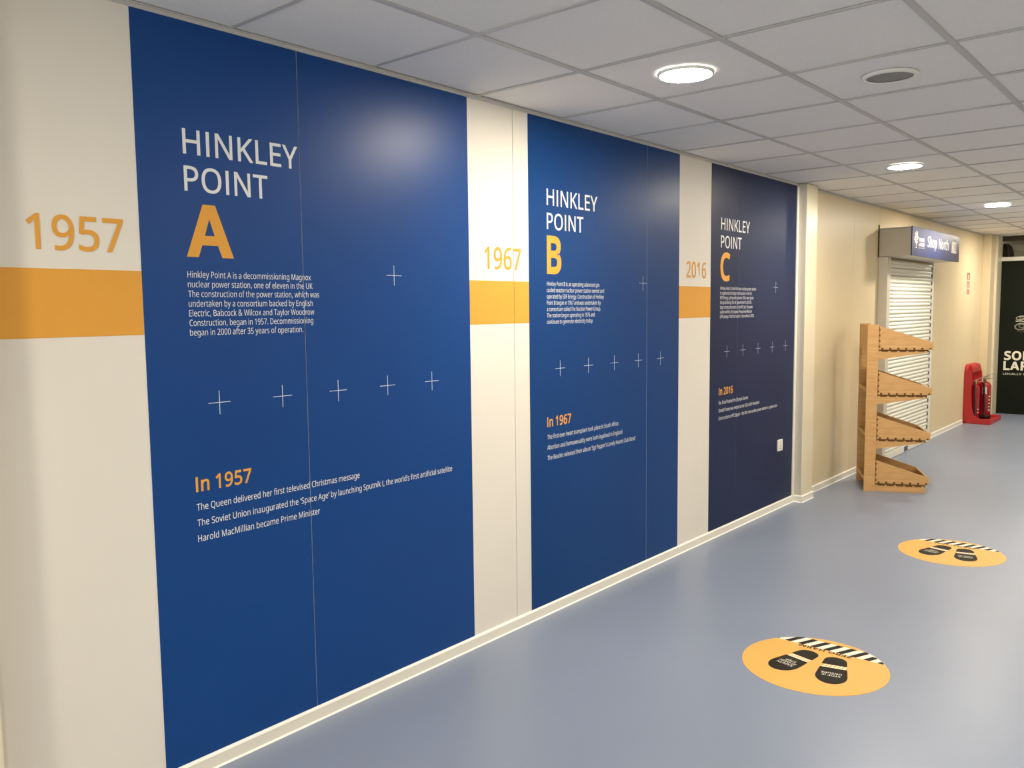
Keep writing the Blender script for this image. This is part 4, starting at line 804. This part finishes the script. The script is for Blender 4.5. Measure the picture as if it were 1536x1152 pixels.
add_box(bm, 0.050, 0.320, D + 0.002, D + 0.03, 0.02, 0.066, 0.007, 2)
new_obj('base_tray', mesh_from(bm, 'tray'), 'red_plastic', st)

def extinguisher(x, y, r, h, label, foam):
    e = empty('fire_extinguisher', (x, y, 0.031), label=label, cat='extinguisher', group='fire extinguishers on the stand')
    prof = [(0, 0.004), (r * 0.9, 0.0), (r, 0.012), (r, h - r * 0.95)]
    for q in range(1, 8):
        a = PI / 2 * q / 8
        prof.append((0.018 + (r - 0.018) * math.cos(a), h - r * 0.95 + r * 0.75 * math.sin(a)))
    prof += [(0.018, h), (0, h)]
    lathe('cylinder', 'red_paint', e, prof, 36)
    lathe('base_skirt', 'black', e, [(r * 0.7, 0.001), (r + 0.0015, 0.001), (r + 0.0015, 0.050), (r, 0.052)], 36)
    lathe('valve', 'brass', e, [(0.017, h - 0.004), (0.017, h + 0.020), (0.011, h + 0.024), (0.011, h + 0.045), (0, h + 0.046)], 16)
    prism('carry_handle', 'chrome', e, [(-0.014, h + 0.026), (0.085, h + 0.032), (0.095, h + 0.022), (0.098, h + 0.030), (0.086, h + 0.040), (-0.014, h + 0.036)], 'y', -0.009, 0.009)
    prism('squeeze_lever', 'chrome', e, [(-0.012, h + 0.044), (0.03, h + 0.056), (0.100, h + 0.102), (0.096, h + 0.110), (0.026, h + 0.066), (-0.012, h + 0.054)], 'y', -0.008, 0.008)
    lathe('pressure_gauge', 'chrome', e, [(0, h + 0.030), (0.012, h + 0.030), (0.012, h + 0.040), (0, h + 0.041)], 14, center=(-0.022, 0, 0))
    hose = smooth_path([(0.0, -0.014, h + 0.012), (0.0, -r * 0.65, h + 0.018), (0.006, -r - 0.010, h - 0.05), (0.012, -r - 0.013, h * 0.55), (0.014, -r - 0.012, h * 0.28), (0.016, -r - 0.010, 0.085)])
    hs = tube('hose', 'black', e, hose, 0.013 if foam else 0.0095, 10)
    tube('nozzle', 'black', hs, [(0.016, -r - 0.010, 0.085), (0.016, -r - 0.010, 0.03)], 0.013 if foam else 0.011, 10)
    # instruction label wrapped round the front of the cylinder
    def wrap(a0, a1, z0, z1, rr, name, material):
        bm = bmesh.new(); n = 10; lo, hi = [], []
        for q in range(n + 1):
            a = a0 + (a1 - a0) * q / n
            lo.append(bm.verts.new((rr * math.cos(a), rr * math.sin(a), z0))); hi.append(bm.verts.new((rr * math.cos(a), rr * math.sin(a), z1)))
        for q in range(n): bm.faces.new((lo[q], lo[q + 1], hi[q + 1], hi[q]))
        return new_obj(name, mesh_from(bm, name, True), material, e)
    if foam: wrap(math.radians(-100), math.radians(-62), h * 0.66, h * 0.85, r + 0.0012, 'inspection_label', 'label_white')
    for q in range(5 if foam else 2):
        wrap(math.radians(-42), math.radians(-20 - 5 * (q % 2)), h * (0.22 + 0.09 * q), h * (0.22 + 0.09 * q) + 0.012, r + 0.0012, 'print_line', 'label_white')
    return e
extinguisher(0.115, 12.140, 0.052, 0.480, 'slim red fire extinguisher with black hose, nearer one on the stand', False)
extinguisher(0.160, 12.475, 0.075, 0.500, 'wide red fire extinguisher with white label, farther one on the stand', True)

fs = empty('fire_action_sign', (0.0006, 12.06, 1.67), label='small red and white fire sign on the cream wall above the stand', cat='sign')
box('sign_plate', 'label_white', fs, 0.0, 0.003, -0.075, 0.075, 0.0, 0.280, bev=0.001)
box('red_header', 'sign_red', fs, 0.003, 0.0036, -0.070, 0.070, 0.185, 0.275)
box('red_field', 'sign_red', fs, 0.003, 0.0036, -0.070, 0.070, 0.085, 0.172)
box('red_footer', 'sign_red', fs, 0.003, 0.0036, -0.070, 0.070, 0.005, 0.072)
bm = bmesh.new()
add_prism(bm, [(-0.02, 0.195), (0.02, 0.195), (0.02, 0.235), (0.010, 0.245), (0.010, 0.255), (-0.010, 0.255), (-0.010, 0.245), (-0.02, 0.235)], 'x', 0.0036, 0.0040)
add_box(bm, 0.0036, 0.0040, 0.014, 0.040, 0.248, 0.254)
new_obj('extinguisher_pictogram', mesh_from(bm, 'pic'), 'label_white', fs)
bm = bmesh.new()
for zz in (0.155, 0.140, 0.125, 0.110, 0.095, 0.056, 0.040, 0.024):
    add_box(bm, 0.0036, 0.0040, -0.055, 0.050, zz, zz + 0.006)
new_obj('print_lines', mesh_from(bm, 'lines'), 'label_white', fs)

# ================================================================== BLACK BOARD AT THE END
bd = empty('display_board', (0.115, 13.42, 0.0), label='tall black board with white lettering and drawing at the far end', cat='board')
box('panel', 'board_black', bd, 0.0, 1.02, 0.0, 0.040, 0.004, 2.134, bev=0.002)
BY = -0.0012
NEG = (0, -1, 0)
text_obj('title_lettering', 'decal_white', bd, [('SOMERSET', (0.087, BY, 0.765), 0.112, 0.845, 0.045), ('LARDER', (0.083, BY, 0.623), 0.112, 0.640, 0.045)],
         EX, EZ, NEG, res=5)
text_obj('motto_lettering', 'decal_white', bd, [('LOCALLY GATHERED', (0.081, BY, 0.553), 0.024, 0.520, 0.02)], EX, EZ, NEG, res=2)
def stroke(bm, pts, w=0.006):
    for p, q in zip(pts, pts[1:]):
        d = Vector((q[0] - p[0], q[1] - p[1]))
        if d.length < 1e-5: continue
        d.normalize(); n = Vector((-d.y, d.x)) * w / 2; e = d * w * 0.3
        quad = [(p[0] - e.x + n.x, p[1] - e.y + n.y), (p[0] - e.x - n.x, p[1] - e.y - n.y), (q[0] + e.x - n.x, q[1] + e.y - n.y), (q[0] + e.x + n.x, q[1] + e.y + n.y)]
        bm.faces.new([bm.verts.new((a, BY, b)) for a, b in quad])
def oval(bm, x, z, a, b, tilt=0, w=0.007, t0=0, t1=2 * PI):
    pts = []
    for q in range(25):
        t = t0 + (t1 - t0) * q / 24
        u, v = a * math.cos(t), b * math.sin(t)
        pts.append((x + u * math.cos(tilt) - v * math.sin(tilt), z + u * math.sin(tilt) + v * math.cos(tilt)))
    stroke(bm, pts, w)
bm = bmesh.new(); random.seed(11)
for sx in (0, 1):
    mx = lambda v: v if sx == 0 else 0.84 - v
    tl = lambda v: v if sx == 0 else -v
    oval(bm, mx(0.272), 1.345, 0.055, 0.026, tl(0.15), 0.011); oval(bm, mx(0.285), 1.345, 0.030, 0.012, tl(0.15), 0.008)
    oval(bm, mx(0.265), 1.225, 0.058, 0.040, tl(0.1), 0.016); oval(bm, mx(0.285), 1.235, 0.034, 0.020, tl(0.2), 0.010)
    stroke(bm, [(mx(0.215), 1.300), (mx(0.270), 1.302), (mx(0.36), 1.290)], 0.009)
    stroke(bm, [(mx(0.255), 1.276), (mx(0.300), 1.270), (mx(0.37), 1.280)], 0.008)
    for q in range(12):
        x = 0.245 + q * 0.013; z = 1.165 + 0.02 * math.sin(q * 1.7)
        oval(bm, mx(x), z, 0.010, 0.006, tl(0.6 * math.sin(q)), 0.005)
    for q in range(6):
        stroke(bm, [(mx(0.33 + 0.012 * q), 1.36), (mx(0.32 + 0.016 * q), 1.43 + 0.012 * q), (mx(0.34 + 0.012 * q), 1.50 + 0.012 * q)], 0.010)
for q in range(5):
    oval(bm, 0.42, 1.24 + 0.05 * q, 0.05 - 0.004 * q, 0.022, 0, 0.009)
new_obj('line_drawing', mesh_from(bm, 'drawing'), 'decal_white', bd, label='white line drawing of leafy produce')

# dark soft bag lying on the rail above the black board
bg = empty('cloth_bag', (0.205, 13.468, 2.1905), label='dark slumped bag resting on the white rail above the black board', cat='bag')
bm = bmesh.new()
prof = [(-0.075, 0.0), (0.055, 0.0), (0.050, 0.06), (0.032, 0.13), (0.012, 0.165), (-0.03, 0.185), (-0.075, 0.19)]
add_prism(bm, prof, 'y', -0.045, 0.045)
bmesh.ops.bevel(bm, geom=list(bm.edges), offset=0.012, segments=3, affect='EDGES')
new_obj('body', mesh_from(bm, 'bag', True), 'dark_cloth', bg)
tube('strap', 'black', bg, smooth_path([(-0.03, -0.040, 0.18), (-0.005, -0.052, 0.12), (0.0, -0.050, 0.05), (0.005, -0.046, 0.006)]), 0.007, 8)

# set each wall graphic's origin at the foot of its own panel
for o in list(COL.objects):
    if o.parent is None and o.get('category') == 'wall graphic':
        ys_ = [o2.location.y + v.co.y for o2 in o.children for v in o2.data.vertices]
        zs_ = [o2.location.z + v.co.z for o2 in o.children for v in o2.data.vertices]
        d = Vector((0.0, (min(ys_) + max(ys_)) / 2, min(zs_)))
        for c in o.children: c.location = c.location - d
        o.location = d
